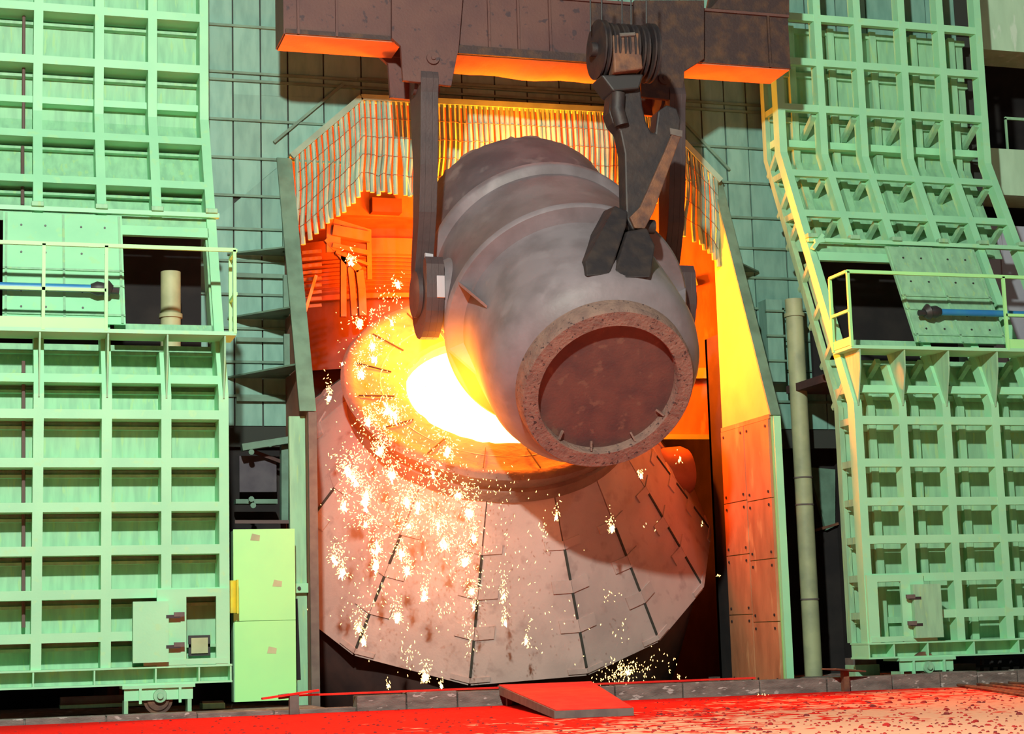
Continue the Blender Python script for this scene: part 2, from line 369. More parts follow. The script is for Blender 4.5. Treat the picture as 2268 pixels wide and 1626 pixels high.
def door(label, posts, sgn, deep, xa):
    """posts: X centres from the bay side outwards; sgn -1 = left door, +1 = right door; xa = centre of the hatch opening"""
    t = thing('sliding_door', label, 'industrial door', (posts[0], 28.2, (KTL-0.05) if sgn < 0 else KT-0.1), 'sliding bay doors')
    zs_ = (KTL-0.05) if sgn < 0 else (KT-0.1)
    W = 0.155; xin, xout = posts[0], posts[-1]
    xl, xr = min(posts)-W/2, max(posts)+W/2
    dp = 0.55 if deep else 0.24; db = 0.56 if deep else 0.66
    hatch_z = (6.15, 8.36)
    for i, x in enumerate(posts):
        if i == 0 and not deep:
            pbox(x-W/2, x+W/2, ZG1, ZT, 0, dp).build('post', GREEN, t)
        elif i == 1:            # the post beside the hatch stops at the opening
            pbox(x-W/2, x+W/2, ZG1, 5.9, 0, dp).build('post', GREEN, t)
            pbox(x-W/2, x+W/2, 8.4, ZT, 0, dp).build('post', GREEN, t)
        else:
            pbox(x-W/2, x+W/2, ZG1, ZT, 0, dp).build('post', GREEN, t)
    H = 0.145
    cz = [ZG1]+sorted(RAILS)+[ZT]
    for z in RAILS:
        for a, b in zip(posts[:-1], posts[1:]):
            x0, x1 = min(a, b)+W/2, max(a, b)-W/2
            if z < 1.6 and b == posts[1] : continue
            pbox(x0, x1, z-H/2, z+H/2, 0.004, dp if deep else 0.13).build('rail', GREEN, t)
    # sheet behind every cell
    for a, b in zip(posts[:-1], posts[1:]):
        for z0, z1 in zip(cz[:-1], cz[1:]):
            if z0 > 9.2 and z1 > 9.2 and not deep and z0 > 13: continue
            if z0 < hatch_z[1] and z1 > hatch_z[1]:      # hatch band
                segs = [(5.42, 6.1), (8.36, z1)]
            else: segs = [(z0, z1)]
            for s0, s1 in segs:
                x0, x1 = min(a, b), max(a, b)
                pbox(x0, x1, s0, s1, db, db+0.03).build('back_sheet', GREENP, t)
                if s1-s0 < 0.4: continue
                if deep:
                    if s1 > 9.2:
                        pass
                    pbox(x0+W/2, x1-W/2, s1-0.20, s1-0.15, db-0.16, db).build('inner_ledge', GREENP, t)
                    if 9.94 < s0+0.3 < 11:
                        pbox(x0+W/2, x1-W/2, 10.62, 10.74, db-0.28, db).build('inner_rail', GREEN, t)
                else:
                    xm = x0+0.54*(x1-x0)
                    pbox(xm, xm+0.14, s0, s1, db-0.14, db).build('pilaster', GREENP, t)
                    pbox(x0, x1, s1-0.14, s1-0.03, db-0.10, db).build('inner_rail', GREENP, t)
                    if 9.94 < s0+0.3 < 11:
                        pbox(x0, x1, 10.62, 10.76, db-0.30, db).build('inner_rail', GREEN, t)
                    if 5.2 < s0 < 10.2:
                        MB().bar((x1-0.12, Yd(s1)+0.14, s1-0.1), (x1-0.12, Yd(s1)+db, s1-0.42), 0.1, 0.1).build('knee_brace', GREENP, t)
    if not deep:         # open lattice side facing the bay
        xs = posts[0]-W/2
        pbox(xs, xs+0.10, ZG1, ZT, db-0.06, db+0.10).build('rear_post', GREENP, t)
        for z in RAILS:
            pbox(xs+0.01, xs+0.09, z-0.06, z+0.06, 0.12, db).build('side_rung', GREENP, t)
        for z in (10.5, 9.6, 8.9, 8.0, 7.2, 6.4, 5.6):
            MB().bar((xs+0.05, Yd(z)+0.13, z), (xs+0.05, Yd(z)+db, z-0.45), 0.09, 0.09, (1, 0, 0)).build('knee_brace', GREENP, t)
    # bottom bar of the upper frame with clamps
    z = 8.43
    MB().bar((xl if sgn > 0 else xl, Yd(z)-0.05, z), (xr+0.05 if sgn < 0 else xr, Yd(z)-0.05, z), 0.12, 0.075).build('lower_track', GREEN, t)
    for x in posts:
        bx(x-0.11, x+0.09, Yd(z)-0.16, Yd(z)-0.02, z+0.03, z+0.11).build('clamp', GREENP, t, bevel=0.01)
    # base girder
    gd = bx(xl-0.03, xr+0.03, 27.94, 28.6, ZG1-0.03, ZG1).build('base_girder', GREEN, t)
    bx(xl-0.03, xr+0.03, 27.94, 28.6, ZG0, ZG0+0.03).build('bottom_flange', GREEN, gd)
    bx(xl, xr, 28.22, 28.25, ZG0+0.03, ZG1-0.03).build('web', GREENP, gd)
    x = xin+sgn*0.12; gaps = (0.5, 0.66, 0.92, 0.9, 0.92, 0.9, 0.92, 0.9); k = 0
    ex = xin-sgn*(W/2+0.02)
    bx(min(ex, ex+sgn*0.025), max(ex, ex+sgn*0.025), 27.95, 28.58, ZG0+0.03, ZG1-0.03).build('end_plate', GREEN, gd)
    x = ex
    while xl < x+sgn*gaps[k] < xr and k < 7:
        x += sgn*gaps[k]; k += 1
        bx(x-0.012, x+0.012, 27.95, 28.22, ZG0+0.03, ZG1-0.03).build('stiffener', GREEN, gd)
    # wheel bogies
    for wx in (xin-sgn*0.0+sgn*1.02, xin+sgn*4.3):
        if not xl-0.2 < wx < xr+0.2: continue
        bg_ = bx(wx-0.55, wx+0.55, 27.9, 28.5, ZG0-0.05, ZG0).build('wheel_bogie', GREEN, t)
        bx(wx-0.52, wx+0.52, 27.95, 27.99, ZG0-0.23, ZG0-0.05).build('bogie_plate', GREEN, bg_)
        bx(wx-0.52, wx-0.46, 27.95, 28.3, zs_+0.02, ZG0-0.23).build('bogie_leg', GREENP, bg_)
        bx(wx+0.44, wx+0.50, 27.95, 28.3, zs_+0.02, ZG0-0.23).build('bogie_leg', GREENP, bg_)
        for q in (-0.28, 0.32):
            bx(wx+q-0.02, wx+q+0.02, 27.9, 27.96, ZG0-0.28, ZG0-0.05).build('bogie_rib', GREEN, bg_)
        MB().lathe([(0, 0.02), (0, 0.11), (0.05, 0.10), (0.05, 0.05), (0.09, 0.045), (0.09, 0.001)], (wx+0.02, 27.96, ZG0-0.17), (0, -1, 0), 20).build('axle_cap', GREENP, bg_, True)
        MB().lathe([(0, 0.001), (0, 0.21), (0.03, 0.22), (0.10, 0.22), (0.10, 0.18), (0.13, 0.16), (0.13, 0.001)], (wx, 28.12, zs_+0.22), (0, -1, 0), 32).build('wheel', RUST, bg_, True)
    # platform with gussets
    zp = 6.12; xo = xout+sgn*W/2; pe = xin-sgn*(W/2+0.10)
    x0, x1 = min(pe, xo), max(pe, xo)
    pf = MB().box(x0, x1, 27.78, Yd(zp)+0.05, zp-0.03, zp+0.03).build('platform', GREEN, t)
    for i, x in enumerate(posts):
        xx = x if i else x-sgn*0.0
        gm = GREENP
        MB().prism([(xx-0.013, Yd(5.1)-0.02, 5.1), (xx-0.013, 27.82, 5.75), (xx-0.013, 27.80, zp-0.03), (xx-0.013, Yd(zp)-0.01, zp-0.03)], (0.026, 0, 0)).build('gusset', gm, pf)
    # railing
    tp = zp+1.36; pr = 0.026
    rail_m = GREENB
    px0 = pe
    for x in ([px0+sgn*0.02] + ([xin+sgn*(1.85+0.95*k) for k in range(5)] if sgn < 0 else [xin+sgn*(3.0), xin+sgn*(4.05)])):
        if x0-0.01 <= x <= x1+0.01:
            bx(x-pr, x+pr, 27.80-pr, 27.80+pr, zp, tp).build('railing_post', rail_m, pf)
    bx(x0, x1, 27.80-pr, 27.80+pr, tp-0.03, tp+0.03).build('top_rail', rail_m, pf)
    mx = xin+sgn*(1.85 if sgn < 0 else 3.0)
    bx(min(mx, xo), max(mx, xo), 27.80-pr, 27.80+pr, zp+0.62, zp+0.67).build('middle_rail', rail_m, pf)
    bx(min(mx, xo), max(mx, xo), 27.80-0.01, 27.80+0.01, zp+0.03, zp+0.20).build('toe_board', rail_m, pf)
    em = rail_m
    ye = 28.45
    bx(px0-pr, px0+pr, ye-pr, ye+pr, zp, tp).build('railing_post', em, pf)
    for zz in (tp, zp+0.65):
        MB().bar((px0, 27.80, zz), (px0, ye, zz), 0.05, 0.05).build('end_rail', em, pf)
    if sgn > 0: bx(px0-0.012, px0+0.012, 27.80, ye, zp+0.03, zp+0.18).build('end_toe_board', em, pf)
    # ------- hatch frame, sliding hatch leaf, hydraulic cylinder
    h0, h1 = xin+sgn*W/2, xin+sgn*1.66
    a, b = min(h0, h1), max(h0, h1)
    fr = pbox(a-0.02, b+0.02, 8.02, 8.20, 0.0, 0.14).build('hatch_frame', GREEN, t)
    pbox(a-0.02, b+0.02, 8.20, 8.40, 0.10, 0.14).build('hatch_head_sheet', GREENP, fr)
    pbox(a, b, 6.15, 6.40, 0.10, 0.16).build('hatch_sill', GREENP, fr)
    pbox(h0-0.05 if sgn > 0 else h0-0.03, h0+0.03 if sgn > 0 else h0+0.05, 6.15, 8.05, 0.1, 0.55).build('hatch_jamb', GREENP, fr)
    l0, l1 = xin+sgn*1.50, xin+sgn*3.40
    a, b = min(l0, l1), max(l0, l1)
    lf = pbox(a, b, 6.34, 8.34, -0.12, -0.06).build('hatch_leaf', GREENP if sgn > 0 else GREEN, t)
    for x in ((a+b)/2, a+0.05, b-0.05):
        pbox(x-0.02, x+0.02, 6.36, 8.32, -0.15, -0.11).build('leaf_rib', GREENP, lf)
    for z in (6.5, 7.02, 7.30):
        pbox(a, b, z-0.018, z+0.018, -0.15, -0.11).build('leaf_rib', GREENP, lf)
    mb = MB()
    for fx in (0.15, 0.35, 0.65, 0.85):
        for z in (6.62, 6.9, 7.6, 8.1):
            mb.tube([(a+fx*(b-a), Yd(z)-0.11, z), (a+fx*(b-a), Yd(z)-0.14, z)], 0.018, 6)
    mb.build('leaf_bolts', BLACK, lf)
    yc = Yd(6.9)-0.34; zc = 6.92
    cy = MB().tube([(xin+sgn*1.98, yc, zc), (xo+sgn*0.3, yc, zc)], 0.062, 14).build('hydraulic_cylinder', BLUE, t, True)
    MB().tube([(xin+sgn*1.72, yc, zc-0.03), (xin+sgn*1.80, yc, zc), (xin+sgn*1.84, yc, zc), (xin+sgn*1.95, yc, zc), (xin+sgn*2.05, yc, zc)], [0.09, 0.15, 0.10, 0.12, 0.075], 12).build('cylinder_head', BLACK, cy, True)
    MB().tube([(xin+sgn*1.60, yc, zc-0.03), (xin+sgn*1.74, yc, zc-0.02)], 0.055, 8).build('clevis', BLACK, cy)
    # ------- small access door at the foot
    ap = bx(min(xin-sgn*0.04, xin+sgn*1.25), max(xin-sgn*0.04, xin+sgn*1.25), 27.93, 27.99, ZG1+0.01, ZG1+0.10).build('access_frame', GREEN, t)
    def fx(a_, b_, z0, z1, d, nm, m_, par): 
        q0, q1 = xin+sgn*a_, xin+sgn*b_
        return bx(min(q0, q1), max(q0, q1), 27.99-d, 27.995, z0, z1).build(nm, m_, par)
    fx(-0.06, 0.14, ZG1, 2.1, 0.05, 'frame_stile', GREEN, ap)
    fx(0.60, 1.05, ZG1, 2.1, 0.05, 'frame_stile', GREEN, ap)
    fx(0.14, 0.60, 1.98, 2.1, 0.05, 'frame_head', GREEN, ap)
    lfz = fx(0.88, 1.42, ZG1+0.06, 1.92, 0.16, 'access_leaf', GREEN, ap) if sgn < 0 else fx(0.78, 1.32, ZG1+0.06, 1.92, 0.16, 'access_leaf', GREENP, ap)
    for z in (1.22, 1.68):
        MB().bar((xin+sgn*0.70, 27.85, z), (xin+sgn*0.92, 27.85, z), 0.05, 0.05).build('hinge', BLACK, ap)
        MB().bar((xin+sgn*0.64, 27.84, z+0.03), (xin+sgn*0.80, 27.84, z+0.03), 0.05, 0.07).build('hinge_knuckle', STEELG, ap)
    return t
LP = [3.72, 2.82, 1.905, 0.875, -0.02, -0.90, -1.8]
RP = [14.93, 15.815, 16.70, 17.70, 18.58, 19.455]
dl = door('left of the two tall pale green ribbed sliding doors, with a deep grid', LP, -1, True, 3.0)
dr = door('right of the two tall pale green sliding doors, open lattice side to the bay', RP, 1, False, 15.6)
# brown conduit in the left door's outer cells
MB().tube([P(53, 20, 30.75), P(52, 300, 30.7)], 0.03, 8).build('conduit', BROWNP, dl)
MB().tube([P(50, 325, 30.5), P(50, 455, 29.95)], 0.03, 8).build('conduit', BROWNP, dl)
MB().tube([P(52, 800, 28.4), P(52, 1390, 28.4)], 0.03, 8).build('conduit', BROWNP, dl)
# small framed gauge in the left access opening
gx = P(440, 1430, 28.5)
gf = MB().box(gx.x-0.17, gx.x+0.17, 28.40, 28.46, gx.z-0.16, gx.z+0.16).build('gauge_box', BLACK, dl)
bx(gx.x-0.13, gx.x+0.13, 28.37, 28.40, gx.z-0.12, gx.z+0.12).build('gauge_face', CREAM, gf)
# orange-lit toggle clamp on the right door edge
c = on(1803, 541, Yd); c.y -= 0.12
tc_ = MB().bar((c.x-0.10, c.y, c.z-0.12), (c.x+0.12, c.y, c.z+0.16), 0.09, 0.07).build('toggle_clamp', GREEN, dr)
MB().bar((c.x-0.06, c.y-0.02, c.z+0.02), (c.x+0.14, c.y-0.02, c.z+0.05), 0.06, 0.08).build('clamp_jaw', GREEN, tc_)
# things seen through the left hatch
cc = P(378, 700, 30.0)
cl_ = thing('vertical_column', 'cream round column seen through the left door hatch', 'column', (cc.x, 30.0, 5.9))
MB().tube([(cc.x, 30.0, 5.9), (cc.x, 30.0, 7.55)], 0.17, 20).build('shaft', CREAM, cl_, True)
MB().tube([(cc.x, 30.0, 6.75), (cc.x, 30.0, 6.82)], 0.20, 20).build('collar', CREAM, cl_, True)
MB().tube([(cc.x, 30.0, 5.9), (cc.x, 30.0, 6.0)], 0.30, 20).build('base', CREAM, cl_, True)
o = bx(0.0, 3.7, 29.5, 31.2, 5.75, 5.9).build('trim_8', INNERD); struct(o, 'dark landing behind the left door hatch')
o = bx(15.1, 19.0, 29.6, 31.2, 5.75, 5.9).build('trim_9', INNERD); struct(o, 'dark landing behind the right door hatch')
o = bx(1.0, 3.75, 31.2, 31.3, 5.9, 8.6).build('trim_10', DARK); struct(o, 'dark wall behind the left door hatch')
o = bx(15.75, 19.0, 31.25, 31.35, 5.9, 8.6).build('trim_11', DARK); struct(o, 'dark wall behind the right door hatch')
# ================================================================== PIPE CURTAIN over the bay opening
CT = [(5.40, 10.04), (6.72, 11.24), (12.60, 11.30), (13.92, 9.98)]     # x, z of the head line
YCU = 31.22
cu = thing('pipe_curtain', 'curtain of hanging steel pipes across the top of the converter bay', 'curtain', (XC, YCU, 11.3))
for (a, b) in zip(CT[:-1], CT[1:]):
    A = Vector((a[0], YCU, a[1])); B = Vector((b[0], YCU, b[1])); d = (B-A).normalized()
    nrm = Vector((-d.z, 0, d.x))
    MB().prism([A+nrm*0.02, B+nrm*0.02, B+nrm*0.02+Vector((0, 0.4, 0)), A+nrm*0.02+Vector((0, 0.4, 0))], nrm*0.03).build('head_ledge', PIPE, cu)
    MB().hexa([A-nrm*0.06+Vector((0, -0.07, 0)), B-nrm*0.06+Vector((0, -0.07, 0)), B-nrm*0.06+Vector((0, 0.02, 0)), A-nrm*0.06+Vector((0, 0.02, 0)),
               A+nrm*0.05+Vector((0, -0.07, 0)), B+nrm*0.05+Vector((0, -0.07, 0)), B+nrm*0.05+Vector((0, 0.02, 0)), A+nrm*0.05+Vector((0, 0.02, 0))]).build('head_angle', PIPE, cu)
    MB().bar(A+nrm*0.42+Vector((0, 0.2, 0)), B+nrm*0.42+Vector((0, 0.2, 0)), 0.05, 0.05).build('canopy_bar', DTEAL, cu)
def head_z(x):
    for (a, b) in zip(CT[:-1], CT[1:]):
        if a[0] <= x <= b[0]: return a[1]+(b[1]-a[1])*(x-a[0])/(b[0]-a[0])
    return 10
rng = random.Random(21)
bars = []
x = 5.50; tw = 0.0
while x < 13.88:
    zt = head_z(x)-0.05; ln = 1.78+rng.uniform(-0.04, 0.04)
    gap = x > 6.3 and rng.random() < 0.10
    sway = rng.uniform(-0.05, 0.05); tw = 0.7*tw+rng.uniform(-0.03, 0.03)
    pts = []
    lean = rng.choice((-0.16, 0.18)) if rng.random() < 0.05 else 0
    kink = rng.uniform(0.35, 0.6)
    for k in range(6):
        f = k/5
        pts.append((x+math.sin(f*PI*1.7+tw*9)*0.05*f+tw*1.3*f+lean*max(0, f-kink)*1.3, YCU-0.01+rng.uniform(-0.03, 0.03)*f, zt-ln*f))
    b = MB().tube(pts, 0.043, 7).build('hanging_pipe', PIPE, cu, True)
    bars.append(pts)
    x += 0.104+rng.uniform(-0.012, 0.014)
for k in (1, 2, 3, 4):
    for i0 in range(0, len(bars)-1, 14):
        seg = bars[i0:i0+15]
        if len(seg) > 1:
            MB().tube([Vector(p[k])+Vector((0, -0.045, 0)) for p in seg], 0.0055, 4).build('tie_wire', WIRE, cu)
# ================================================================== BAY INTERIOR
YH = 40.6; HR = 2.9
hz0 = P(870, 662, YH-HR).z
hood = thing('fume_hood', 'orange lit water-cooled fume hood skirt deep in the bay', 'hood', (XC, YH, hz0))
hz1, hz2, hz3 = P(870, 566, YH-HR).z, P(870, 528, YH-HR).z, P(870, 495, YH-HR).z
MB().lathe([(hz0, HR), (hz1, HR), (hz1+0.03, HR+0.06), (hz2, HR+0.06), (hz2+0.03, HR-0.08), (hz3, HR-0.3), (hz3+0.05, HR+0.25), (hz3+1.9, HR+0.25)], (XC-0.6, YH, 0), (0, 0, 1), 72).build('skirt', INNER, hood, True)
for k in range(10):
    z = hz0+0.06+k*(hz1-hz0-0.08)/10
    MB().lathe([(0, HR+0.01), (0.035, HR+0.06), (0.07, HR+0.01)], (XC-0.6, YH, z), (0, 0, 1), 72).build('cooling_tube', INNER, hood, True)
def ip(px, py, Y): return P(px, py, Y)
fr = thing('hood_bracket', 'red lit steel bracket frame left of the fume hood', 'bracket', ip(785, 665, 36))
def beam_px(pts, Y, w, h, nm, m, par):
    mb = MB()
    for a, b in zip(pts[:-1], pts[1:]): mb.bar(P(a[0], a[1], Y), P(b[0], b[1], Y), w, h, (0, 1, 0))
    return mb.build(nm, m, par)
beam_px([(735, 512), (818, 528)], 36.0, 0.22, 0.30, 'cross_beam', INNER, fr)
beam_px([(738, 490), (820, 515)], 36.0, 0.10, 0.12, 'cross_beam', INNER, fr)
beam_px([(735, 545), (815, 562)], 36.0, 0.10, 0.2, 'cross_beam', INNER, fr)
beam_px([(760, 560), (760, 702)], 36.0, 0.12, 0.12, 'upright', INNER, fr)
beam_px([(742, 560), (815, 588)], 36.0, 0.06, 0.2, 'cross_beam', INNER, fr)
beam_px([(738, 488), (738, 560)], 36.0, 0.3, 0.10, 'upright', INNER, fr)
beam_px([(816, 510), (818, 620)], 36.0, 0.1, 0.10, 'upright', INNER, fr)
beam_px([(722, 530), (775, 590), (780, 640), (784, 700)], 36.0, 0.12, 0.12, 'curved_pipe', INNER, fr)
beam_px([(770, 575), (795, 600), (800, 640), (803, 700)], 36.0, 0.16, 0.16, 'curved_pipe', INNER, fr)
za = P(900, 660, 36.7).z
apx = thing('hood_apron', 'dark red curved apron plate below the fume hood', 'plate', (XC, 36.0, za-1.4))
MB().lathe([(-1.5, 5.0), (0, 5.0), (0.05, 5.1)], (XC, 41.7, za), (0, 0, 1), 72, a0=PI, a1=2*PI).build('apron_sheet', INNERD, apx, True)
MB().lathe([(0, 5.06), (0, 5.16), (0.10, 5.16), (0.10, 5.06)], (XC, 41.7, za), (0, 0, 1), 72, a0=PI, a1=2*PI).build('apron_rim', INNER, apx, True)
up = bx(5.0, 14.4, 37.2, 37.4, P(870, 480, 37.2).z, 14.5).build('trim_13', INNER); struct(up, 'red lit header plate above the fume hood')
q0, q1 = P(825, 468, 36.9), P(890, 440, 36.9)
o = bx(q0.x, q1.x, 36.9, 37.2, q0.z, q1.z).build('trim_14', INNERD); struct(o, 'dark slotted box under the header plate')
# left inner ladder-like gratings
lg = thing('inner_ladder', 'dim red ladder frame inside the bay beside the left cheek', 'ladder', P(680, 690, 34.0))
for k in range(9): MB().bar(P(668, 560+k*15, 33.6), P(712, 556+k*15, 33.6), 0.05, 0.06).build('rung', INNERD, lg)
MB().bar(P(700, 610, 33.5), P(676, 690, 33.5), 0.06, 0.06).build('brace', INNER, lg)
# right inner plates next to the yellow cheek
rp = thing('inner_side_shield', 'red lit inner shield plates beside the right cheek', 'shield', (14.0, 33.9, 5.2))
bx(12.9, 15.3, 33.9, 34.0, 5.2, 11.0).build('shield_plate', RUSTP, rp)
bx(12.9, 13.05, 33.8, 33.9, 5.2, 11.0).build('shield_rib', RUSTP, rp)
pa, pb = P(1500, 975, 32.0), P(1590, 945, 32.0)
MB().bar((12.9, 33.85, 5.2), (15.2, 33.85, 5.2), 0.12, 0.10).build('bottom_angle', SIDE, rp)
MB().bar((12.8, 33.85, 6.5), (15.2, 33.8, 6.56), 0.10, 0.22).build('stay_bar', SIDE, rp)
MB().bar((13.6, 33.8, 8.3), (14.4, 33.8, 8.5), 0.12, 0.2).build('stay_bar', SIDE, rp)
# ================================================================== CONVERTER VESSEL
EL, AZ = math.radians(45.0), math.radians(-6.0)
CA = Vector((math.sin(AZ)*math.cos(EL), -math.cos(AZ)*math.cos(EL), math.sin(EL)))        # axis: towards the camera and up
CB = Vector((9.40, 33.5, 3.66))                     # centre of the lower rim of the shield
cv = thing('converter_vessel', 'huge tilted steelmaking converter with plated nose shield and glowing mouth', 'converter', (9.4, 33.5, -2.9))
RB, RT, LS = 4.68, 2.68, 2.55
XV = Vector((1, 0, 0)); XV = (XV-CA*XV.dot(CA)).normalized(); YV = CA.cross(XV)
def cvp(h, r, t): return CB+CA*h+r*(math.cos(t)*XV+math.sin(t)*YV)
VA = [math.radians(v) for v in (8, 32, 58, 84, 110, 136, 168, 200, 230, 256.3, 283, 303.7, 326, 347)]
for k in range(len(VA)):
    a, b = VA[k], VA[(k+1) % len(VA)]
    if b < a: b += 2*PI
    g = 0.005; hw = (b-a)/2
    q = [cvp(0, RB, a+g), cvp(0, RB, b-g), cvp(LS, RT, b-g), cvp(LS, RT, a+g)]
    n = (q[1]-q[0]).cross(q[3]-q[0]).normalized()
    if n.dot(q[0]-CB) > 0: n = -n
    pl = MB().prism(q, n*0.07).build('shield_plate', SHIELD, cv)
    # overlapping fish plates across the seam with open slots between them
    hp = VA[k-1]; hp = hp-2*PI if hp > a else hp
    for (h0, h1) in ((0.03, 0.10), (0.62, 0.80), (1.18, 1.36), (1.80, 1.92)):
        w = 0.36; r0_, r1_ = RB+(RT-RB)*h0/LS, RB+(RT-RB)*h1/LS
        mb = MB()
        for tn in (b, hp):
            f0, f1 = w/(r0_*abs(tn-a)), w/(r1_*abs(tn-a))
            A0, A1, B0, B1 = cvp(h0, r0_, a), cvp(h1, r1_, a), cvp(h0, r0_, tn), cvp(h1, r1_, tn)
            p = [A0, A0+(B0-A0)*f0, A1+(B1-A1)*f1, A1]
            nn = (p[1]-p[0]).cross(p[3]-p[0]).normalized()
            if nn.dot(p[0]-CB) < 0: nn = -nn
            mb.prism([v+nn*0.002 for v in p], nn*0.03)
        mb.build('seam_cover', SHIELD, pl)
    for (h0, h1) in ((0.11, 0.62), (0.80, 1.18), (1.36, 1.80)):
        r0_, r1_ = RB+(RT-RB)*h0/LS, RB+(RT-RB)*h1/LS
        MB().bar(cvp(h0, r0_-0.006, a), cvp(h1, r1_-0.006, a), 0.045, 0.05, cvp(0, 1, a)-CB).build('seam_slot', SEAM, pl)
LM = 3.22; RL, RI = 2.84, 1.62
MB().lathe([(LS-0.04, RT-0.1), (LS+0.00, RT+0.02), (LS+0.24, RT+0.03), (LS+0.28, RT-0.04)], CB, CA, 96).build('shield_collar', LIP, cv, True)
rr = random.Random(3); wob = [rr.uniform(-0.04, 0.04) for _ in range(96)]
MB().lathe([(LS+0.25, RT-0.05), (LM-0.16, RL-0.04), (LM-0.04, RL+0.01), (LM, RL-0.05), (LM, RL-0.22), (LM-0.03, RL-0.26), (LM-0.08, RL-0.5), (LM-0.12, RI+0.35), (LM-0.16, RI+0.05), (LM-0.24, RI)], CB, CA, 96,
           rfun=lambda j, t, r: r+wob[int(t/(2*PI)*96) % 96]*(0.5 if j > 5 else 0.2)).build('mouth_ring', LIP, cv, True)
MB().lathe([(LM-0.10, RI+0.5), (LM-0.24, RI), (LM-0.8, RI+0.1), (LM-1.2, RI+0.3)], CB, CA, 96).build('lining', LINING, cv, True)
for k in range(16):
    t = 2*PI*k/16+0.1
    MB().bar(cvp(LM+0.005, RL-0.24, t), cvp(LM-0.10, RI+0.3, t), 0.014, 0.03, CA).build('lining_joint', SEAM, cv)
# belly and trunnion behind the shield
MB().lathe([(0.3, RB-0.45), (-0.6, RB-0.15), (-2.6, RB-0.2), (-3.6, RB-1.0), (-4.3, 1.5), (-4.4, 0.01)], CB, CA, 72).build('belly', INNERD, cv, True)
tq = P(1500, 1045, 32.6)
MB().lathe([(-0.9, 0.50), (0.10, 0.50), (0.22, 0.44), (0.25, 0.30), (0.25, 0.001)], tq, (1, 0, 0.1), 32).build('trunnion_boss', INNER, cv, True)
# molten metal
mo = MB().lathe([(LM-0.50, 0.001), (LM-0.50, 1.0), (LM-0.46, RI+0.04)], CB, CA, 48).build('molten_pool', HOT)
tag(mo, 'white-hot molten metal glowing inside the converter mouth', 'molten metal')
# ================================================================== LADLE
LE = math.radians(37)
LB = P(1348, 865, 26.3)
LA = Vector((0.010, math.cos(LE), math.sin(LE))).normalized()
LX = Vector((1, -0.01, 0)); LX = (LX-LA*LX.dot(LA)).normalized()
LU = LA.cross(LX)*-1.0
if LU.z < 0: LU = -LU
def lp_(h, r, t): return LB+LA*h+r*(math.cos(t)*LX+math.sin(t)*LU)
TR = 3.35                               # trunnion distance along the axis
TC = LB+LA*TR
LH = 6.15
ld = thing('hot_metal_ladle', 'big grey hot-metal ladle tipped up with its bottom towards the viewer', 'ladle', LB-Vector((0, 0, 1.2)))
MB().lathe([(0.30, 1.42), (0.42, 1.60), (0.62, 1.74), (0.9, 1.81), (1.6, 1.83), (2.5, 1.84), (4.46, 1.88)], LB, LA, 96, xr=LX).build('shell', LADLE, ld, True)
MB().lathe([(4.44, 1.88), (LH-0.9, 1.91), (LH-0.86, 1.93), (LH, 1.93)], LB, LA, 96, xr=LX).build('upper_shell', LADLED, ld, True)
rr = random.Random(5); wob2 = [rr.uniform(-0.05, 0.035) for _ in range(96)]
MB().lathe([(LH-0.03, 1.91), (LH+0.07, 1.91), (LH+0.08, 1.75), (LH-0.4, 1.66), (2.0, 1.60), (0.8, 1.5), (0.8, 0.01)], LB, LA, 96, xr=LX, rfun=lambda j, t, r: r+(wob2[int(t/(2*PI)*96) % 96] if j in (1, 2) else 0)).build('rim_skull', LIP, ld, True)
MB().lathe([(0.40, 1.46), (0.02, 1.44), (-0.02, 1.41), (-0.02, 1.17), (0.0, 1.155), (0.20, 1.15)], LB, LA, 96, xr=LX).build('bottom_ring', LRING, ld, True)
MB().lathe([(0.16, 0.001), (0.16, 1.16)], LB, LA, 64, xr=LX).build('bottom_plate', LADLEB, ld)
for t in (-2.2, -1.65, -0.98, -0.42):
    MB().bar(lp_(0.02, 1.15, t), lp_(0.13, 1.02, t), 0.03, 0.04, LA).build('ring_lug', LRING, ld)
# stiffening belt: overhanging lower flange, sloping face, thin upper flange
MB().lathe([(2.46, 1.80), (2.46, 2.12), (2.50, 2.15), (2.58, 2.15), (2.64, 2.10), (4.26, 1.98), (4.34, 2.10), (4.38, 2.12), (4.46, 2.12), (4.50, 2.08), (4.50, 1.86)], LB, LA, 96, xr=LX).build('stiffening_belt', LADLE, ld, True)
# spout wedge on the low side of the rim
q = [lp_(LH-0.95, 1.85, -PI/2-0.34), lp_(LH-0.95, 1.85, -PI/2+0.34), lp_(LH, 1.88, -PI/2+0.40), lp_(LH, 1.88, -PI/2-0.40),
     lp_(LH-0.45, 2.02, -PI/2-0.14), lp_(LH-0.45, 2.02, -PI/2+0.14), lp_(LH+0.1, 2.14, -PI/2+0.16), lp_(LH+0.1, 2.14, -PI/2-0.16)]
MB().hexa(q).build('spout', LADLE, ld)
# trunnion brackets and pins on both sides
for s in (-1, 1):
    MB().tube([TC+LX*s*1.80, TC+LX*s*2.14], [0.72, 0.55], 32).build('trunnion_bracket', LADLE, ld, True)
    MB().tube([TC+LX*s*2.0, TC+LX*s*2.48], 0.29, 28).build('trunnion_pin', HOOK, ld, True)
    MB().tube([TC+LX*s*2.46, TC+LX*s*2.53], 0.40, 28).build('trunnion_flange', HOOK, ld, True)
    # gusset webs below the belt
    for tt in (0.30, -0.30):
        b_ = lp_(2.7, 1.95, 0 if s > 0 else PI)
        MB().prism([lp_(2.52, 1.86, (0 if s > 0 else PI)+tt*0.9), lp_(2.52, 2.14, (0 if s > 0 else PI)+tt), lp_(1.60, 1.84, (0 if s > 0 else PI)+tt*1.15)], LU*0.05).build('belt_gusset', LADLE, ld)
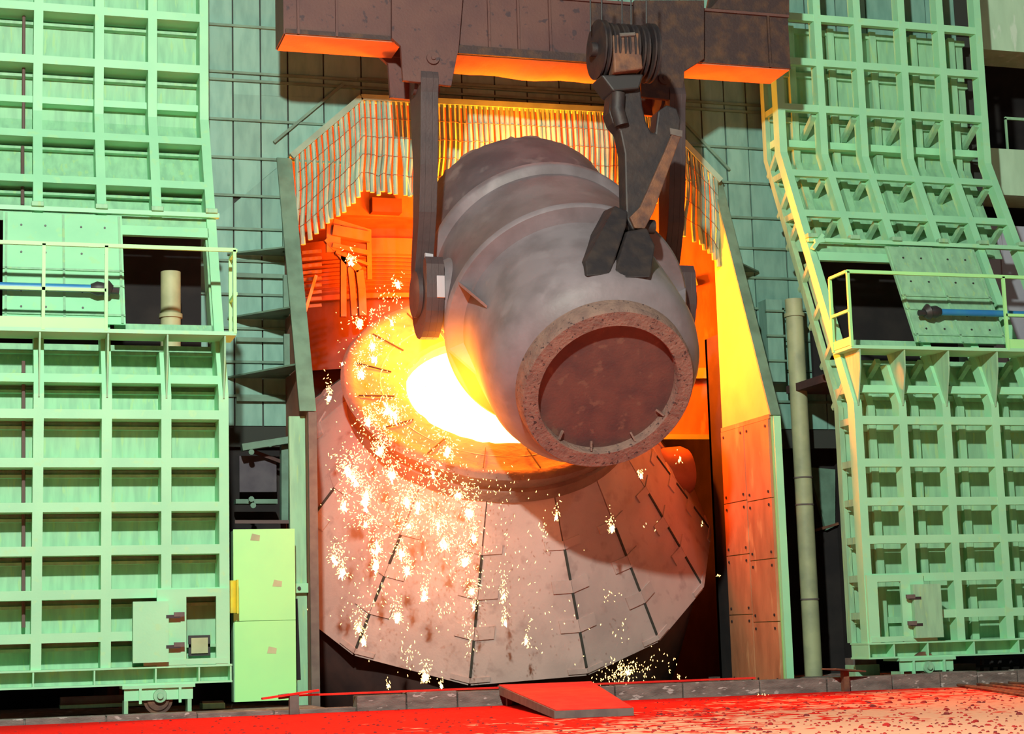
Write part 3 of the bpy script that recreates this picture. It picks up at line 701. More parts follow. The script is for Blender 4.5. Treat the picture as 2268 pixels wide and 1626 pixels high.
# tilting lug for the auxiliary hook, on the upper back of the shell
YL = LB.y+1.9*LA.y-1.88*math.sin(LE)
for lg_ in ([(1362, 455), (1392, 468), (1388, 500), (1352, 608), (1299, 612), (1296, 578)], [(1390, 512), (1434, 505), (1452, 545), (1442, 614), (1382, 616), (1362, 600)]):
    MB().prism([P(a, b, YL-0.15-(b-455)/160*0.80) for a, b in lg_], (0, 0.55, 0.05)).build('tilting_lug', AUX, ld, bevel=0.03)
MB().tube([P(1352, 497, YL+0.0), P(1448, 503, YL+0.0)], 0.12, 16).build('lug_pin', AUX, ld, True)
# hot metal still in the ladle
lt = LH-0.5; dd = 1.0
hm = MB().prism([lp_(lt, 1.63, -PI/2+a) for a in (-1.15, -0.9, -0.6, -0.3, 0, 0.3, 0.6, 0.9, 1.15)] , LA*-0.15).build('ladle_metal', HOT)
tag(hm, 'glowing molten iron inside the tipped ladle', 'molten metal')
# stream from the spout into the converter
s0 = lp_(LH+0.05, 2.0, -PI/2); s1 = cvp(LM-0.5, 0.5, PI/2)
st_ = MB().tube([s0, s0+(s1-s0)*0.2+Vector((0, 0.05, -0.02)), s0+(s1-s0)*0.6, s1], [0.26, 0.22, 0.17, 0.15], 12).build('metal_stream', HOT)
tag(st_, 'white-hot stream of molten iron falling from ladle spout into the converter', 'molten metal')
# ================================================================== CRANE: lifting beam, laminated hooks, auxiliary hook
YB0, YB1 = 28.62, 29.46
bl, br = P(632, 74, YB0), P(1748, 154, YB0)
zb, zt = (bl.z+br.z)/2, P(1740, 40, YB0).z
lb = thing('lifting_beam', 'brown box lifting beam of the charging crane above the ladle', 'lifting beam', ((bl.x+br.x)/2, 29.0, zb))
xm_ = P(1310, 100, YB0).x
bx(bl.x, xm_, YB0, YB0+0.05, zb, zt).build('front_web', BEAM, lb)
bx(xm_, br.x, YB0, YB0+0.05, zb, zt).build('front_web', BEAMD, lb)  # right part coloured darker to carry the beam's shading
bx(bl.x, br.x, YB1-0.05, YB1, zb, zt).build('rear_web', BEAM, lb)
bx(bl.x-0.03, br.x+0.03, YB0-0.05, YB1+0.05, zt, zt+0.05).build('top_plate', BEAM, lb)
bx(bl.x-0.03, bl.x, YB0, YB1, zb, zt).build('end_plate', BEAM, lb)
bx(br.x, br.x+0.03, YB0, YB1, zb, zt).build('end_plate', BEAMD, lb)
UND = mat('firelit_underside_plate', (0.50, 0.19, 0.10), (0.42, 0.16, 0.09), 3, 0.8, bump=0.2)  # fire light from below put into a lighter, redder colour
hx0, hx1 = P(892, 150, YB0).x, P(1002, 150, YB0).x
ax0, ax1 = P(1418, 150, YB0).x, P(1514, 150, YB0).x
bx(bl.x, hx0, YB0, YB1, zb-0.02, zb+0.01).build('underside_plate', UND, lb)
bx(ax1, br.x, YB0, YB1, zb-0.02, zb+0.01).build('underside_plate', UND, lb)
# sagging middle heat shield
mb = MB(); n = 14
for i in range(n):
    f0, f1 = i/n, (i+1)/n
    x0, x1 = hx1+(ax0-hx1)*f0, hx1+(ax0-hx1)*f1
    s0, s1 = zb-0.20-0.06*math.sin(f0*PI)-0.02*math.sin(f0*17), zb-0.20-0.06*math.sin(f1*PI)-0.02*math.sin(f1*17)
    mb.hexa([(x0, YB0+0.02, zb-0.16), (x1, YB0+0.02, zb-0.16), (x1, YB1-0.02, s1), (x0, YB1-0.02, s0), (x0, YB0+0.02, zb-0.13), (x1, YB0+0.02, zb-0.13), (x1, YB1-0.02, s1+0.03), (x0, YB1-0.02, s0+0.03)])
mb.build('underside_heat_shield', UND, lb)
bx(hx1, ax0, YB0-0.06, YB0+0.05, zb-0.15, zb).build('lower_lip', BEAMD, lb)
for px in (660, 745, 1082, 1147, 1217, 1700):
    xx = P(px, 60, YB0).x
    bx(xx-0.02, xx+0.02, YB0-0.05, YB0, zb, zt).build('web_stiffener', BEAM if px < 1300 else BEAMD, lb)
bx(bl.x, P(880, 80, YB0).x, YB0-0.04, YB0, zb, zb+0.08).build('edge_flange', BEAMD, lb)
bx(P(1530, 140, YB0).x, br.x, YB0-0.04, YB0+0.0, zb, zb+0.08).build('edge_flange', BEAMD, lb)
# hanger plates
for pts, m_, pc in (([(868, 84), (888, 102), (893, 178), (1000, 190), (1012, 125), (1016, 112), (1030, -60), (868, -60)], BEAM, (958, 130)),
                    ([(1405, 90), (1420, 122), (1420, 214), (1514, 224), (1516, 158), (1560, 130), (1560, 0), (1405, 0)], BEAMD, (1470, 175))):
    hp_ = MB().prism([P(a, b, YB0-0.13) for a, b in pts], (0, 0.10, 0)).build('hanger_plate', m_, lb, bevel=0.01)
    MB().prism([P(a, b, YB0-0.13)+Vector((0, 0.98, 0)) for a, b in pts], (0, 0.10, 0)).build('hanger_plate', m_, lb)
    c = P(*pc, YB0-0.13)
    MB().tube([c, c+Vector((0, -0.05, 0))], 0.11, 20).build('hanger_pin', m_, hp_, True)
    MB().tube([c+Vector((0, -0.05, 0)), c+Vector((0, -0.08, 0))], 0.04, 12).build('pin_bolt', m_, hp_, True)
# trolley frame above the right end of the beam
fr2 = P(1580, 8, 28.4)
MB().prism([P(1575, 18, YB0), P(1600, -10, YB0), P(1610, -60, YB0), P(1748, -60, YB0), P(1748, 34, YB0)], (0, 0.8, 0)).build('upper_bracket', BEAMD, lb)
# laminated hooks
def ladle_hook(xc, label, worn):
    t = thing('ladle_hook', label, 'hook', (xc, TC.y, 6.2), 'laminated ladle hooks')
    th = 0.155; yc, zc = TC.y, TC.z
    ye_ = yc-0.06; zt_ = zb-0.55
    # outline in the YZ plane, starting at the eye and running down the back
    pts = [(ye_+0.46*math.cos(a), zt_-0.12+0.46*math.sin(a)) for a in [math.radians(v) for v in (-150, -180, 150, 120, 90, 60, 30, 0, -30)]]
    pts += [(yc+0.22, 9.3), (yc+0.32, 8.4), (yc+0.52, 7.7)]
    for k in range(0, 13):
        a = math.radians(10-190*k/12); pts.append((yc+0.58*math.cos(a), zc+0.08+0.86*math.sin(a)))
    pts += [(yc-0.58, zc+0.42), (yc-0.50, zc+0.56), (yc-0.36, zc+0.52), (yc-0.32, zc+0.2)]
    for k in range(0, 9):
        a = math.radians(180+180*k/8); pts.append((yc+0.32*math.cos(a), zc+0.02+0.33*math.sin(a)))
    pts += [(yc+0.30, zc+0.35), (yc+0.02, zc+0.95), (yc-0.16, 8.5), (yc-0.32, 9.3)]
    for i, (o0, o1) in enumerate(((-th, -0.06), (-0.06, 0.06), (0.06, th))):
        MB().prism([(xc+o0, y, z) for y, z in pts], (o1-o0, 0, 0)).build('laminate', HOOK, t, bevel=0.005)
    ey = MB().tube([(xc-th-0.05, ye_, zt_-0.12), (xc+th+0.05, ye_, zt_-0.12)], 0.17, 24).build('eye_pin', HOOK, t, True)
    MB().box(xc-0.12, xc+0.12, ye_-0.1, ye_+0.1, zt_-0.1, zt_+0.62).build('hanger_link', HOOK, t)
    if worn:
        bx(xc+0.02, xc+th+0.005, yc-0.588, yc-0.45, zc-0.16, zc+0.22).build('worn_patch', HOOKW, t, bevel=0.01)
        MB().prism([(xc-0.02, yc+0.02, 7.82), (xc+0.12, yc+0.02, 7.80), (xc+0.14, yc+0.06, 7.50), (xc+0.06, yc+0.08, 7.42), (xc-0.01, yc+0.04, 7.6)], (0, 0.08, 0)).build('worn_patch', HOOKW, t)
    return t
hl = ladle_hook(TC.x-2.30, 'left laminated ladle hook with bright worn tip, under the ladle trunnion', True)
hr = ladle_hook(TC.x+2.30, 'right laminated ladle hook, dark, half hidden behind the auxiliary hook', False)
# auxiliary hook block
YA = YL-0.05
def A(px, py, dy=0): 
    v = P(px, py, YA); v.y += dy; return v
hb = thing('auxiliary_hook_block', 'dark auxiliary hook block with sheaves and a wedge hook gripping the ladle lug', 'hook block', A(1405, 515))
sc_ = A(1345, 112)
for i in range(6):
    o0 = -0.20+i*0.175
    r_ = 0.50 if i in (0, 5) else 0.46
    MB().lathe([(0, 0.05), (0, r_), (0.03, r_), (0.055, r_-0.07), (0.08, r_), (0.11, r_), (0.11, 0.05)], (sc_.x+o0, YA, sc_.z), (1, 0, 0), 36, xr=(0, 0, 1)).build('sheave' if 0 < i < 5 else 'cheek_plate', AUX, hb, True)
MB().tube([(sc_.x-0.3, YA, sc_.z), (sc_.x+0.9, YA, sc_.z)], 0.12, 16).build('sheave_pin', AUX, hb, True)
bd = MB().prism([A(1338, 95, -0.42), A(1398, 90, -0.42), A(1405, 170, -0.42), A(1342, 178, -0.42)], (0, 0.3, 0)).build('block_body', RUST, hb, bevel=0.03)
MB().tube([A(1352, 97, -0.44), A(1385, 95, -0.44)], 0.035, 8).build('body_pin', STEELG, bd)
MB().prism([A(1318, 178, -0.3), A(1412, 176, -0.3), A(1402, 208, -0.3), A(1345, 214, -0.3)], (0, 0.55, 0)).build('crosshead', BLACK, hb, bevel=0.03)
for px in (1308, 1333, 1378, 1398, 1432):
    MB().tube([A(px, 70), A(px-1, -80)], 0.014, 6).build('wire_rope', BLACK, hb)
out = [(1348, 195), (1342, 255), (1350, 278), (1366, 296), (1376, 345), (1378, 430), (1380, 488), (1394, 514), (1418, 515), (1436, 478), (1462, 400), (1496, 312), (1501, 272), (1492, 246),
       (1470, 238), (1450, 252), (1444, 300), (1436, 300), (1424, 276), (1416, 240), (1411, 195)]
MB().prism([A(a, b, -0.16) for a, b in out], (0, 0.34, 0)).build('wedge_hook', AUX, hb, bevel=0.03)
MB().prism([A(a, b, -0.22) for a, b in [(1385, 488), (1396, 512), (1418, 513), (1437, 478), (1464, 402), (1499, 306), (1480, 300), (1458, 352), (1428, 420), (1408, 465)]], (0, 0.07, 0)).build('rust_face', RUST, hb, bevel=0.015)
MB().prism([A(a, b, -0.235) for a, b in [(1472, 292), (1500, 298), (1499, 312), (1474, 306)]], (0, 0.03, 0)).build('worn_band', STEELG, hb)
MB().tube([A(1360, 215, -0.2), A(1358, 250, -0.2), A(1368, 285, -0.2)], 0.12, 10).build('shank_side', AUX, hb, True)
# ================================================================== THINGS ALONG THE FLOOR AND BESIDE THE BAY
def PF(px, py, z):
    d = fwd + (px-1134)/FPX*rgt - (py-813)/FPX*upv
    return CAM + d*((z-CAM.z)/d.z)
# ramp plate
fl_, fr_ = P(1102, 1516, 27.45), P(1312, 1513, 27.45)
nl, nr = PF(1228, 1592, FLZ+0.002), PF(1404, 1585, FLZ+0.002)
rt = thing('ramp_plate', 'thick steel ramp plate sloping from the kerb to the floor, fire glow put into its red top', 'ramp', (nl.x, nl.y, FLZ))
TH = 0.10
fl_.z = fr_.z = (fl_.z+fr_.z)/2
MB().hexa([nl, nr, fr_-Vector((0, 0, 0.14)), fl_-Vector((0, 0, 0.14)), nl+Vector((0, 0, TH)), nr+Vector((0, 0, TH)), fr_-Vector((0, 0, 0.002)), fl_-Vector((0, 0, 0.002))]).build('ramp_slab', STEELG, rt)
e_ = 0.02
MB().hexa([nl+Vector((e_, 0, TH)), nr+Vector((-e_, 0, TH)), fr_+Vector((-e_, 0, 0)), fl_+Vector((e_, 0, 0)), nl+Vector((e_, 0, TH+0.012)), nr+Vector((-e_, 0, TH+0.012)), fr_+Vector((-e_, 0, 0.012)), fl_+Vector((e_, 0, 0.012))]).build('glow_layer', REDGLOW, rt)  # top face of the ramp, its fire glow put into the colour
bx(fl_.x+0.02, fl_.x+0.10, 27.0, 27.08, FLZ, fl_.z-0.13).build('support_leg', STEELG, rt)
bx(fl_.x+0.20, fl_.x+0.28, 26.5, 26.58, FLZ, fl_.z-0.16).build('support_leg', STEELG, rt)
# small stands on the kerb
sl_ = P(651, 1560, 27.2)
st = thing('kerb_stand', 'small post on the left kerb carrying a thin strip with red fire glow in its colour', 'stand', (sl_.x, 27.2, FLZ))
bx(sl_.x-0.07, sl_.x+0.07, 27.15, 27.27, FLZ, P(651, 1537, 27.2).z).build('post', STEELG, st)
MB().bar(P(580, 1548, 27.2), P(706, 1529, 27.2), 0.12, 0.03).build('strip', REDGLOW, st)  # red of the strip is fire glow put into the colour
MB().bar(P(617, 1544, 27.25), P(640, 1541, 27.25), 0.08, 0.07).build('bracket', STEELG, st)
sr = P(1872, 1500, 27.2)
st = thing('kerb_stand', 'small rusty tee stand on the right kerb near the downpipe', 'stand', (sr.x, 27.2, FLZ))
bx(sr.x-0.05, sr.x+0.05, 27.15, 27.27, FLZ, P(1872, 1484, 27.2).z).build('post', RUST, st)
MB().bar(P(1836, 1482, 27.1), P(1902, 1487, 27.3), 0.35, 0.025).build('tee_plate', RUST, st)
# tall green sheet cabinet between the left door and the bay
Yk = 28.95
k0, k1 = P(517, 1300, Yk).x, P(654, 1300, Yk).x
cb = thing('sheet_cabinet', 'tall flat bright yellow-green sheet panel between left door and bay', 'panel', ((k0+k1)/2, Yk, KT-0.1))
zc_ = P(580, 1172, Yk).z; zm = P(580, 1375, Yk).z
bx(k0, k1, Yk, Yk+0.03, zm+0.004, zc_).build('upper_sheet', GREENB, cb)
bx(k0+0.015, k1, Yk, Yk+0.03, KT-0.1, zm-0.004).build('lower_sheet', GREENB, cb)
bx(k0, k1, Yk+0.03, Yk+0.30, KT-0.1, zc_-0.02).build('frame_box', GREENP, cb)
for px, py, a in ((614, 1292, 0.3), (602, 1440, -0.3), (565, 1190, 0.0)):
    c = P(px, py, Yk)
    MB().prism([(c.x-0.08, Yk-0.004, c.z-0.05), (c.x+0.07, Yk-0.004, c.z-0.06), (c.x+0.08, Yk-0.004, c.z+0.03), (c.x-0.05, Yk-0.004, c.z+0.06)], (0, 0.006, 0)).build('stain_patch', CREAM if a else YPOST, cb)
c = P(513, 1322, 28.75)
yd = thing('yellow_drum', 'yellow rounded cover peeping out beside the left door edge', 'cover', (c.x, 28.75, c.z-0.26))
MB().lathe([(0, 0.10), (0.52, 0.10)], (c.x, 28.80, c.z-0.26), (0, 0, 1), 24, caps=(True, True)).build('drum_body', YELLOW, yd, True)
bx(c.x+0.08, c.x+0.11, 28.72, 28.84, c.z-0.27, c.z+0.27).build('drum_edge', YELLOW, yd)
# linkage frame in the dark recess left of the bay
lk = thing('linkage_frame', 'dull steel linkage frame in the dark recess beside the left door', 'frame', P(580, 1165, 31.0))
beam_px([(535, 992), (642, 975)], 30.9, 0.12, 0.22, 'link_arm', DTEAL, lk)
beam_px([(629, 985), (629, 1160)], 31.1, 0.12, 0.20, 'upright', DTEAL, lk)
beam_px([(520, 1112), (612, 1112)], 31.1, 0.08, 0.28, 'cross_plate', DTEAL, lk)
beam_px([(560, 1000), (640, 1030)], 31.2, 0.06, 0.10, 'brace', INNERD, lk)
beam_px([(520, 1156), (640, 1156)], 30.9, 0.06, 0.05, 'tie_bar', BROWNP, lk)
bx(P(530, 1050, 31.3).x, P(612, 1050, 31.3).x, 31.28, 31.34, P(560, 1090, 31.3).z, P(560, 1010, 31.3).z).build('backing_plate', mat('grey_violet_plate', (0.10, 0.09, 0.11), (0.07, 0.06, 0.08), 3, 0.8), lk)
for q in ((556, 1002), (597, 985), (556, 1106), (560, 1120)):
    c = P(*q, 30.85); MB().tube([c, c+Vector((0, -0.05, 0))], 0.05, 10).build('pin', DTEAL, lk)
# downpipe and pole right of the bay
d0, d1 = P(1763, 668, 31.1), P(1776, 1500, 31.1)
dx_ = (d0.x+d1.x)/2
dp_ = thing('downpipe', 'thick pale vertical pipe between the bay and the right sliding door', 'pipe', (dx_, 30.9, KT-0.1))
MB().tube([(dx_, 30.9, KT-0.1), (dx_, 30.9, d0.z)], 0.17, 24).build('pipe_run', YPOST, dp_, True)
MB().tube([(dx_, 30.9, d0.z-0.35), (dx_, 30.9, d0.z-0.28)], 0.20, 24).build('pipe_band', YPOST, dp_, True)
for py in (1060, 1120, 1330): 
    z = P(1765, py, 30.9).z
    MB().tube([(dx_, 30.9, z), (dx_, 30.9, z+0.03)], 0.182, 24).build('pipe_joint', STEELG, dp_, True)
px_ = P(1722, 1200, 30.2).x
pl_ = thing('steel_pole', 'slim dull steel channel pole right beside the bay cheek', 'pole', (px_, 30.2, KT-0.1))
bx(px_-0.07, px_+0.07, 30.15, 30.3, KT-0.1, P(1712, 930, 30.2).z).build('pole_face', DTEAL, pl_)
bx(px_+0.07, px_+0.10, 30.12, 30.4, KT-0.1, P(1712, 930, 30.2).z).build('pole_flange', BLACK, pl_)
q0, q1 = P(1684, 668, 31.3), P(1732, 850, 31.3)
du = thing('box_duct', 'pale teal box duct on the wall right of the bay', 'duct', ((q0.x+q1.x)/2, 31.2, q1.z))
bx(q0.x, q0.x+0.34, 31.05, 31.4, q1.z, q0.z).build('duct_body', TEAL, du)
for py in (690, 745, 800): 
    z = P(1700, py, 31.1).z
    bx(q0.x-0.03, q0.x+0.36, 31.0, 31.05, z-0.02, z+0.02).build('duct_strap', DTEAL, du)
gs = thing('recess_gusset', 'dim triangular steel gusset in the dark recess behind the right door', 'gusset', P(1830, 1180, 32.2))
MB().prism([P(1792, 1035, 32.2), P(1850, 1040, 32.2), P(1850, 1165, 32.2), P(1830, 1175, 32.2)], (0, 0.1, 0)).build('gusset_plate', DTEAL, gs)
MB().bar(P(1795, 1178, 32.24), P(1855, 1160, 32.24), 0.1, 0.05).build('shelf_strip', RUST, gs)
# concrete blocks below the doors
for (a, b, c_, d, lab) in ((132, 325, 1545, 1592, 'long pale block under the left door, left of its wheel'), (446, 496, 1554, 1590, 'short pale block under the left door, right of its wheel'),
                           (1886, 1940, 1458, 1506, 'pale block under the bay-side corner of the right door'), (2046, 2160, 1474, 1502, 'long pale block under the right door beside its wheel')):
    xx0, xx1 = P(a, (c_+d)/2, 29.0).x, P(b, (c_+d)/2, 29.0).x
    t = thing('track_block', lab, 'block', ((xx0+xx1)/2, 29.0, KT-0.1), 'blocks under the sliding doors')
    bx(xx0, xx1, 28.85, 29.25, KT-0.1, P(a, c_, 29.0).z-0.12).build('lower_course', GREENP, t, bevel=0.01)
    bx(xx0+0.01, xx1-0.01, 28.95, 29.25, P(a, c_, 29.0).z-0.12, P(a, c_, 29.0).z).build('upper_course', STEELG, t)
rk = thing('pipe_rack', 'black pipe rack in the gap under the far right door', 'rack', P(2215, 1495, 29.5))
for px in (2175, 2196, 2214, 2240, 2262): MB().bar(P(px, 1452, 29.4), P(px, 1497, 29.4), 0.05, 0.05, (0, 1, 0)).build('rack_post', BLACK, rk)
for py in (1458, 1476): MB().bar(P(2160, py, 29.35), P(2290, py-4, 29.35), 0.04, 0.05).build('rack_rail', BLACK, rk)
for k, (a, b) in enumerate((((2096, 1506), (2290, 1522)), ((2110, 1509), (2290, 1530)), ((2080, 1512), (2290, 1537)), ((2120, 1517), (2290, 1543)), ((2140, 1508), (2290, 1515)))):
    p0, p1 = PF(*a, FLZ+0.03), PF(*b, FLZ+0.03)
    o = MB().tube([p0, p0+(p1-p0)*0.5+Vector((0, 0, 0.004)), p1], 0.024, 6).build('steel_rod', RUST)
    tag(o, ('second', 'third', 'fourth', 'frontmost', 'rearmost')[k]+' of the five long thin rusty rods on the floor at far right', 'rod', 'rods on the floor at far right')
hx = P(2257, 290, 31.4)
hd = thing('landing_railing', 'thin railing post in the dark opening at upper right', 'railing', (hx.x, 31.9, P(2257, 325, 31.6).z))
bx(hx.x-0.02, hx.x+0.02, 31.85, 31.89, P(2257, 330, 31.6).z, P(2257, 255, 31.6).z).build('post', GREENP, hd)
bx(hx.x-0.02, hx.x+2.0, 31.85, 31.89, P(2257, 258, 31.6).z, P(2257, 255, 31.6).z+0.03).build('top_rail', GREENP, hd)
# ================================================================== SLAG LUMPS AND CRUMBS ON THE FLOOR
rs = random.Random(11)
def lump(mb, c, r):
    a = rs.uniform(0, 6.28); v = []
    sq = rs.uniform(0.6, 1.0)
    for n_, rad, z in ((6, 1.0, -0.15), (6, 0.95, 0.25), (5, 0.55, 0.6)):
        for k in range(n_):
            t = a+2*PI*k/n_; rr_ = r*rad*rs.uniform(0.75, 1.2)
            v.append(c+Vector((rr_*math.cos(t), sq*rr_*math.sin(t), r*z*rs.uniform(0.8, 1.2))))
    v.append(c+Vector((0, 0, r*0.7)))
    f = [(k, (k+1) % 6, 6+(k+1) % 6, 6+k) for k in range(6)]
    for k in range(6):
        q0_, q1_ = 12+(k*5)//6, 12+(((k+1) % 6)*5)//6
        f.append((6+k, 6+(k+1) % 6, q1_, q0_) if q0_ != q1_ else (6+k, 6+(k+1) % 6, q0_))
    f += [(12+k, 12+(k+1) % 5, 17) for k in range(5)]
    mb.add(v, f)
mb = MB()
for k in range(1500):
    px = 2268*rs.random()**0.55; py = rs.uniform(1516, 1640)
    if rs.random() < 0.3: px = rs.uniform(0, 2268)
    p = PF(px, py, FLZ)
    if p.y > 27.2 or p.y < 8: continue
    if 1090 < px < 1420 and py < 1600: continue
    lump(mb, p, rs.uniform(0.010, 0.026))
tag(mb.build('slag_crumbs', SLAG), 'countless dark red slag crumbs strewn over the charging floor', 'slag crumbs', kind='stuff')
for k in range(36):
    px = rs.uniform(1500, 2260); py = rs.uniform(1535, 1622)
    p = PF(px, py, FLZ)
    if p.y > 27.2: continue
    mb = MB(); lump(mb, p, rs.uniform(0.03, 0.05))
    tag(mb.build('slag_lump', SLAG), 'dark slag lump lying among crumbs on the peach floor at right', 'slag', 'slag lumps on the floor at right')
# ================================================================== SPARKS
# (px, py, count, spread x, spread y, core)
CL = [(778, 575, 60, 16, 20, 8), (880, 628, 40, 14, 12, 9), (860, 660, 40, 22, 14, 0), (840, 690, 40, 25, 12, 0), (795, 715, 60, 20, 16, 9), (868, 712, 30, 18, 14, 4), (826, 765, 80, 22, 22, 8), (800, 825, 150, 20, 45, 12), (828, 795, 70, 14, 16, 8),
      (758, 805, 14, 20, 30, 2), (728, 880, 70, 10, 30, 6), (857, 905, 120, 30, 28, 14), (875, 920, 80, 16, 16, 14), (815, 930, 160, 28, 30, 10), (842, 990, 220, 26, 48, 16), (868, 1050, 160, 22, 28, 14), (770, 1040, 200, 26, 26, 14), (785, 1062, 100, 16, 16, 14),
      (762, 1120, 120, 16, 26, 8), (812, 1095, 140, 22, 26, 10), (808, 1112, 90, 10, 14, 12), (900, 1110, 200, 36, 30, 9), (925, 1122, 100, 20, 14, 9), (990, 1000, 160, 36, 34, 10), (960, 1050, 150, 40, 34, 6), (1015, 1095, 150, 36, 22, 8), (1040, 1135, 120, 16, 26, 12),
      (740, 1235, 90, 14, 26, 12), (758, 1265, 120, 12, 30, 12), (835, 1215, 150, 22, 34, 12), (832, 1250, 90, 10, 20, 12), (890, 1225, 110, 20, 22, 12), (902, 1262, 90, 14, 18, 12), (985, 1205, 150, 24, 30, 12), (1030, 1240, 110, 18, 22, 12), (1048, 1190, 110, 16, 26, 9), (970, 1165, 120, 26, 26, 4),
      (810, 1160, 150, 40, 24, 4), (905, 1165, 120, 30, 24, 4), (940, 1320, 110, 10, 26, 10), (880, 1365, 110, 14, 28, 10), (795, 1390, 120, 16, 32, 6), (805, 1420, 60, 8, 18, 6), (1045, 1310, 90, 20, 26, 4), (1050, 1345, 40, 8, 14, 3), (1115, 1320, 90, 12, 40, 3), (1118, 1380, 60, 8, 20, 3), (1165, 1420, 60, 10, 26, 4),
      (942, 1500, 120, 12, 24, 10), (860, 1520, 22, 5, 10, 2), (978, 1520, 24, 8, 14, 2), (905, 1450, 50, 14, 30, 0), (1040, 1410, 40, 10, 26, 0), (985, 1345, 30, 16, 18, 0), (1420, 1055, 40, 8, 9, 4), (1355, 1170, 70, 9, 16, 8), (1232, 1145, 40, 8, 18, 3), (1203, 1170, 26, 6, 22, 0), (1505, 1020, 26, 8, 14, 1),
      (1395, 1480, 130, 40, 14, 0), (1370, 1500, 90, 34, 12, 0), (1390, 1490, 60, 14, 8, 2), (1470, 1470, 26, 34, 22, 0), (1505, 1500, 10, 10, 10, 0), (1380, 1400, 14, 14, 18, 0), (1355, 1320, 16, 12, 12, 0), (1590, 1275, 4, 6, 3, 1), (1554, 1163, 6, 3, 3, 1), (1690, 1543, 30, 12, 4, 0), (1445, 1170, 6, 20, 14, 0),
      (900, 960, 260, 70, 60, 0), (820, 1010, 260, 50, 70, 0), (930, 1090, 260, 70, 50, 0), (860, 1150, 260, 80, 70, 0), (1000, 1160, 200, 60, 70, 0), (860, 860, 140, 50, 50, 0), (850, 740, 70, 50, 40, 0), (1080, 1080, 100, 60, 40, 0), (1000, 1280, 160, 90, 70, 0), (820, 1320, 120, 60, 60, 0), (1160, 1220, 50, 70, 60, 0), (1240, 1400, 24, 70, 60, 0)]
ss = random.Random(77)
sm, cm = MB(), MB()
def spark(mb, c, d, ln, wd):
    d = d.normalized(); x = d.cross(Vector((0, 1, 0)));  x = x.normalized() if x.length > 1e-3 else Vector((1, 0, 0)); y = d.cross(x)
    mb.add([c-d*ln/2, c+x*wd, c+y*wd, c-x*wd, c-y*wd, c+d*ln/2], [(0, 2, 1), (0, 3, 2), (0, 4, 3), (0, 1, 4), (5, 1, 2), (5, 2, 3), (5, 3, 4), (5, 4, 1)])
for (cx, cy, n, sx, sy, core) in CL:
    Y = 29.15+ss.uniform(-0.25, 0.25)
    if cy > 1430: Y = 28.4
    if cx > 1640: Y = 27.1
    for _ in range(int(n*0.75)):
        if core:
            gx = ss.gauss(0, 1)*sx*0.6; gy = -abs(ss.gauss(0, 1))*sy*1.0+ss.gauss(0, 1)*sy*0.18+sy*0.35
            gx *= 0.55+0.5*min(1.4, abs(gy)/sy)
        else: gx, gy = ss.gauss(0, 1)*sx*0.75, ss.gauss(0, 1)*sy*0.75
        p = P(cx+gx, cy+gy, Y+ss.gauss(0, 0.12))
        out_ = Vector((gx*0.9, ss.uniform(-8, 8), -gy*0.3-14+ss.uniform(-8, 8)))
        if core == 0: out_ = Vector((ss.uniform(-12, 12), 0, -14))
        big = ss.random()
        spark(sm, p, out_, 0.022+0.045*big*big, 0.0055+0.005*ss.random())
    if core:
        for _ in range(int(core*0.8)):
            p = P(cx+ss.gauss(0, 1)*core*0.25, cy+ss.gauss(0, 1)*core*0.45+core*0.4, Y+ss.gauss(0, 0.05))
            spark(cm, p, Vector((ss.uniform(-.6, .6), ss.uniform(-.3, .3), -1)), ss.uniform(0.06, 0.13), ss.uniform(0.014, 0.029))
        for _ in range(int(core*1.4)):
            an = ss.uniform(0, 2*PI); rad = ss.uniform(0.6, 1.7)*core
            p = P(cx+math.cos(an)*rad*0.7, cy+core*0.4+math.sin(an)*rad*0.7, Y)
            spark(sm, p, Vector((math.cos(an), 0, -math.sin(an))), ss.uniform(0.03, 0.08), 0.006)
tag(sm.build('spark_shower', SPARK), 'shower of small burning yellow sparks falling in front of the converter', 'sparks', kind='stuff')
tag(cm.build('spark_cores', SPARKC), 'white-hot clumps at the hearts of the spark bursts', 'sparks', kind='stuff')
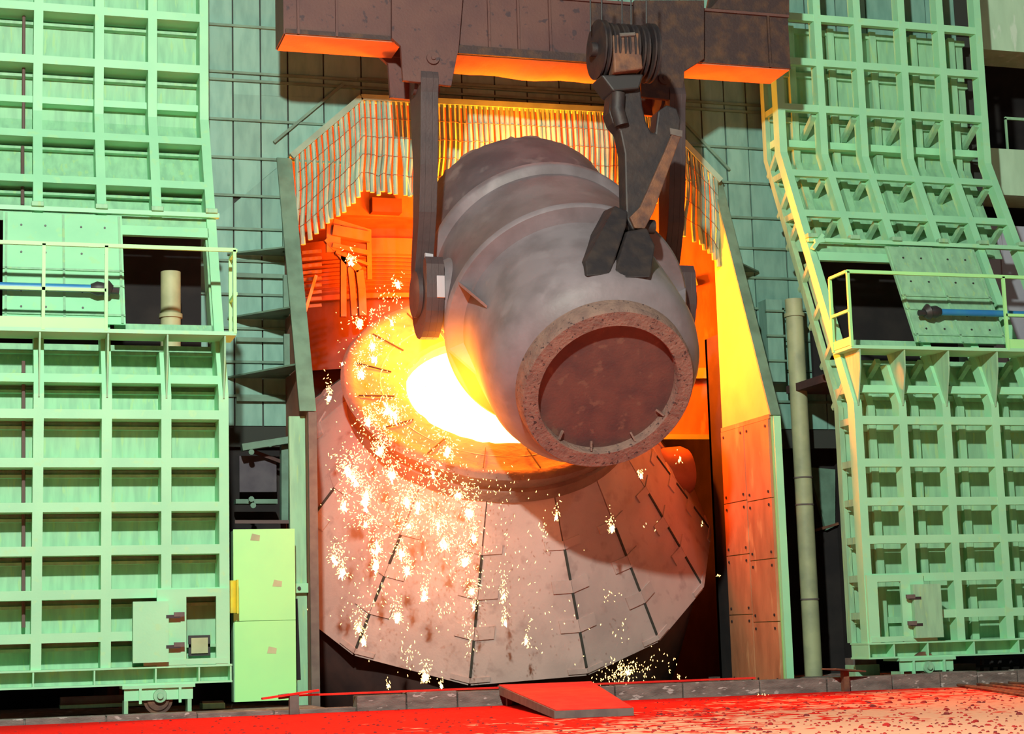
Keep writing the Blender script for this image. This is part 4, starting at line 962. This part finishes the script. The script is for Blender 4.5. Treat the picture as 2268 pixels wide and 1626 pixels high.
# ================================================================== FLAME HAZE with fire glow added as emissive volumes
def flame_mat(name, col, strength, nscale):
    m = bpy.data.materials.new(name); m.use_nodes = True; nt = m.node_tree; N = nt.nodes; L = nt.links
    N.remove(N['Principled BSDF']); out = N['Material Output']
    tc = N.new('ShaderNodeTexCoord'); ln = N.new('ShaderNodeVectorMath'); ln.operation = 'LENGTH'; L.new(tc.outputs['Object'], ln.inputs[0])
    sb = N.new('ShaderNodeMath'); sb.operation = 'SUBTRACT'; sb.use_clamp = True; sb.inputs[0].default_value = 1.0; L.new(ln.outputs['Value'], sb.inputs[1])
    mr = N.new('ShaderNodeMath'); mr.operation = 'POWER'; L.new(sb.outputs[0], mr.inputs[0]); mr.inputs[1].default_value = 1.4
    no = N.new('ShaderNodeTexNoise'); no.inputs['Scale'].default_value = nscale; no.inputs['Detail'].default_value = 3; L.new(tc.outputs['Object'], no.inputs['Vector'])
    m1 = N.new('ShaderNodeMath'); m1.operation = 'MULTIPLY'; L.new(mr.outputs[0], m1.inputs[0]); L.new(no.outputs['Fac'], m1.inputs[1])
    m2 = N.new('ShaderNodeMath'); m2.operation = 'MULTIPLY'; L.new(m1.outputs[0], m2.inputs[0]); m2.inputs[1].default_value = strength
    em = N.new('ShaderNodeEmission'); em.inputs['Color'].default_value = (*col, 1); L.new(m2.outputs[0], em.inputs['Strength'])
    L.new(em.outputs[0], out.inputs['Volume']); return m
def haze(name, c, r, m, label):
    mb = MB().lathe([(-math.cos(PI*k/12), max(0.001, math.sin(PI*k/12))) for k in range(13)], (0, 0, 0), (0, 0, 1), 20, caps=(True, True))
    o = mb.build(name, m); o.location = c; o.scale = r; tag(o, label, 'flame', kind='stuff'); return o
haze('flame_haze_and_fire_glow', P(1040, 850, 27.85), (1.15, 0.75, 1.35), flame_mat('flame_glow', (1.0, 0.23, 0.010), 14.0, 1.6), 'yellow orange flame haze adding fire glow in front of the ladle')  # fire glow on the ladle's left side put into this volume
haze('orange_tint_glow', P(890, 1020, 28.95), (1.6, 0.5, 1.9), flame_mat('orange_tint_emission', (1.0, 0.09, 0.004), 2.2, 1.2), 'faint emissive volume adding an orange fire tint around the spark shower')  # glowing volume added to tint the shield behind it orange
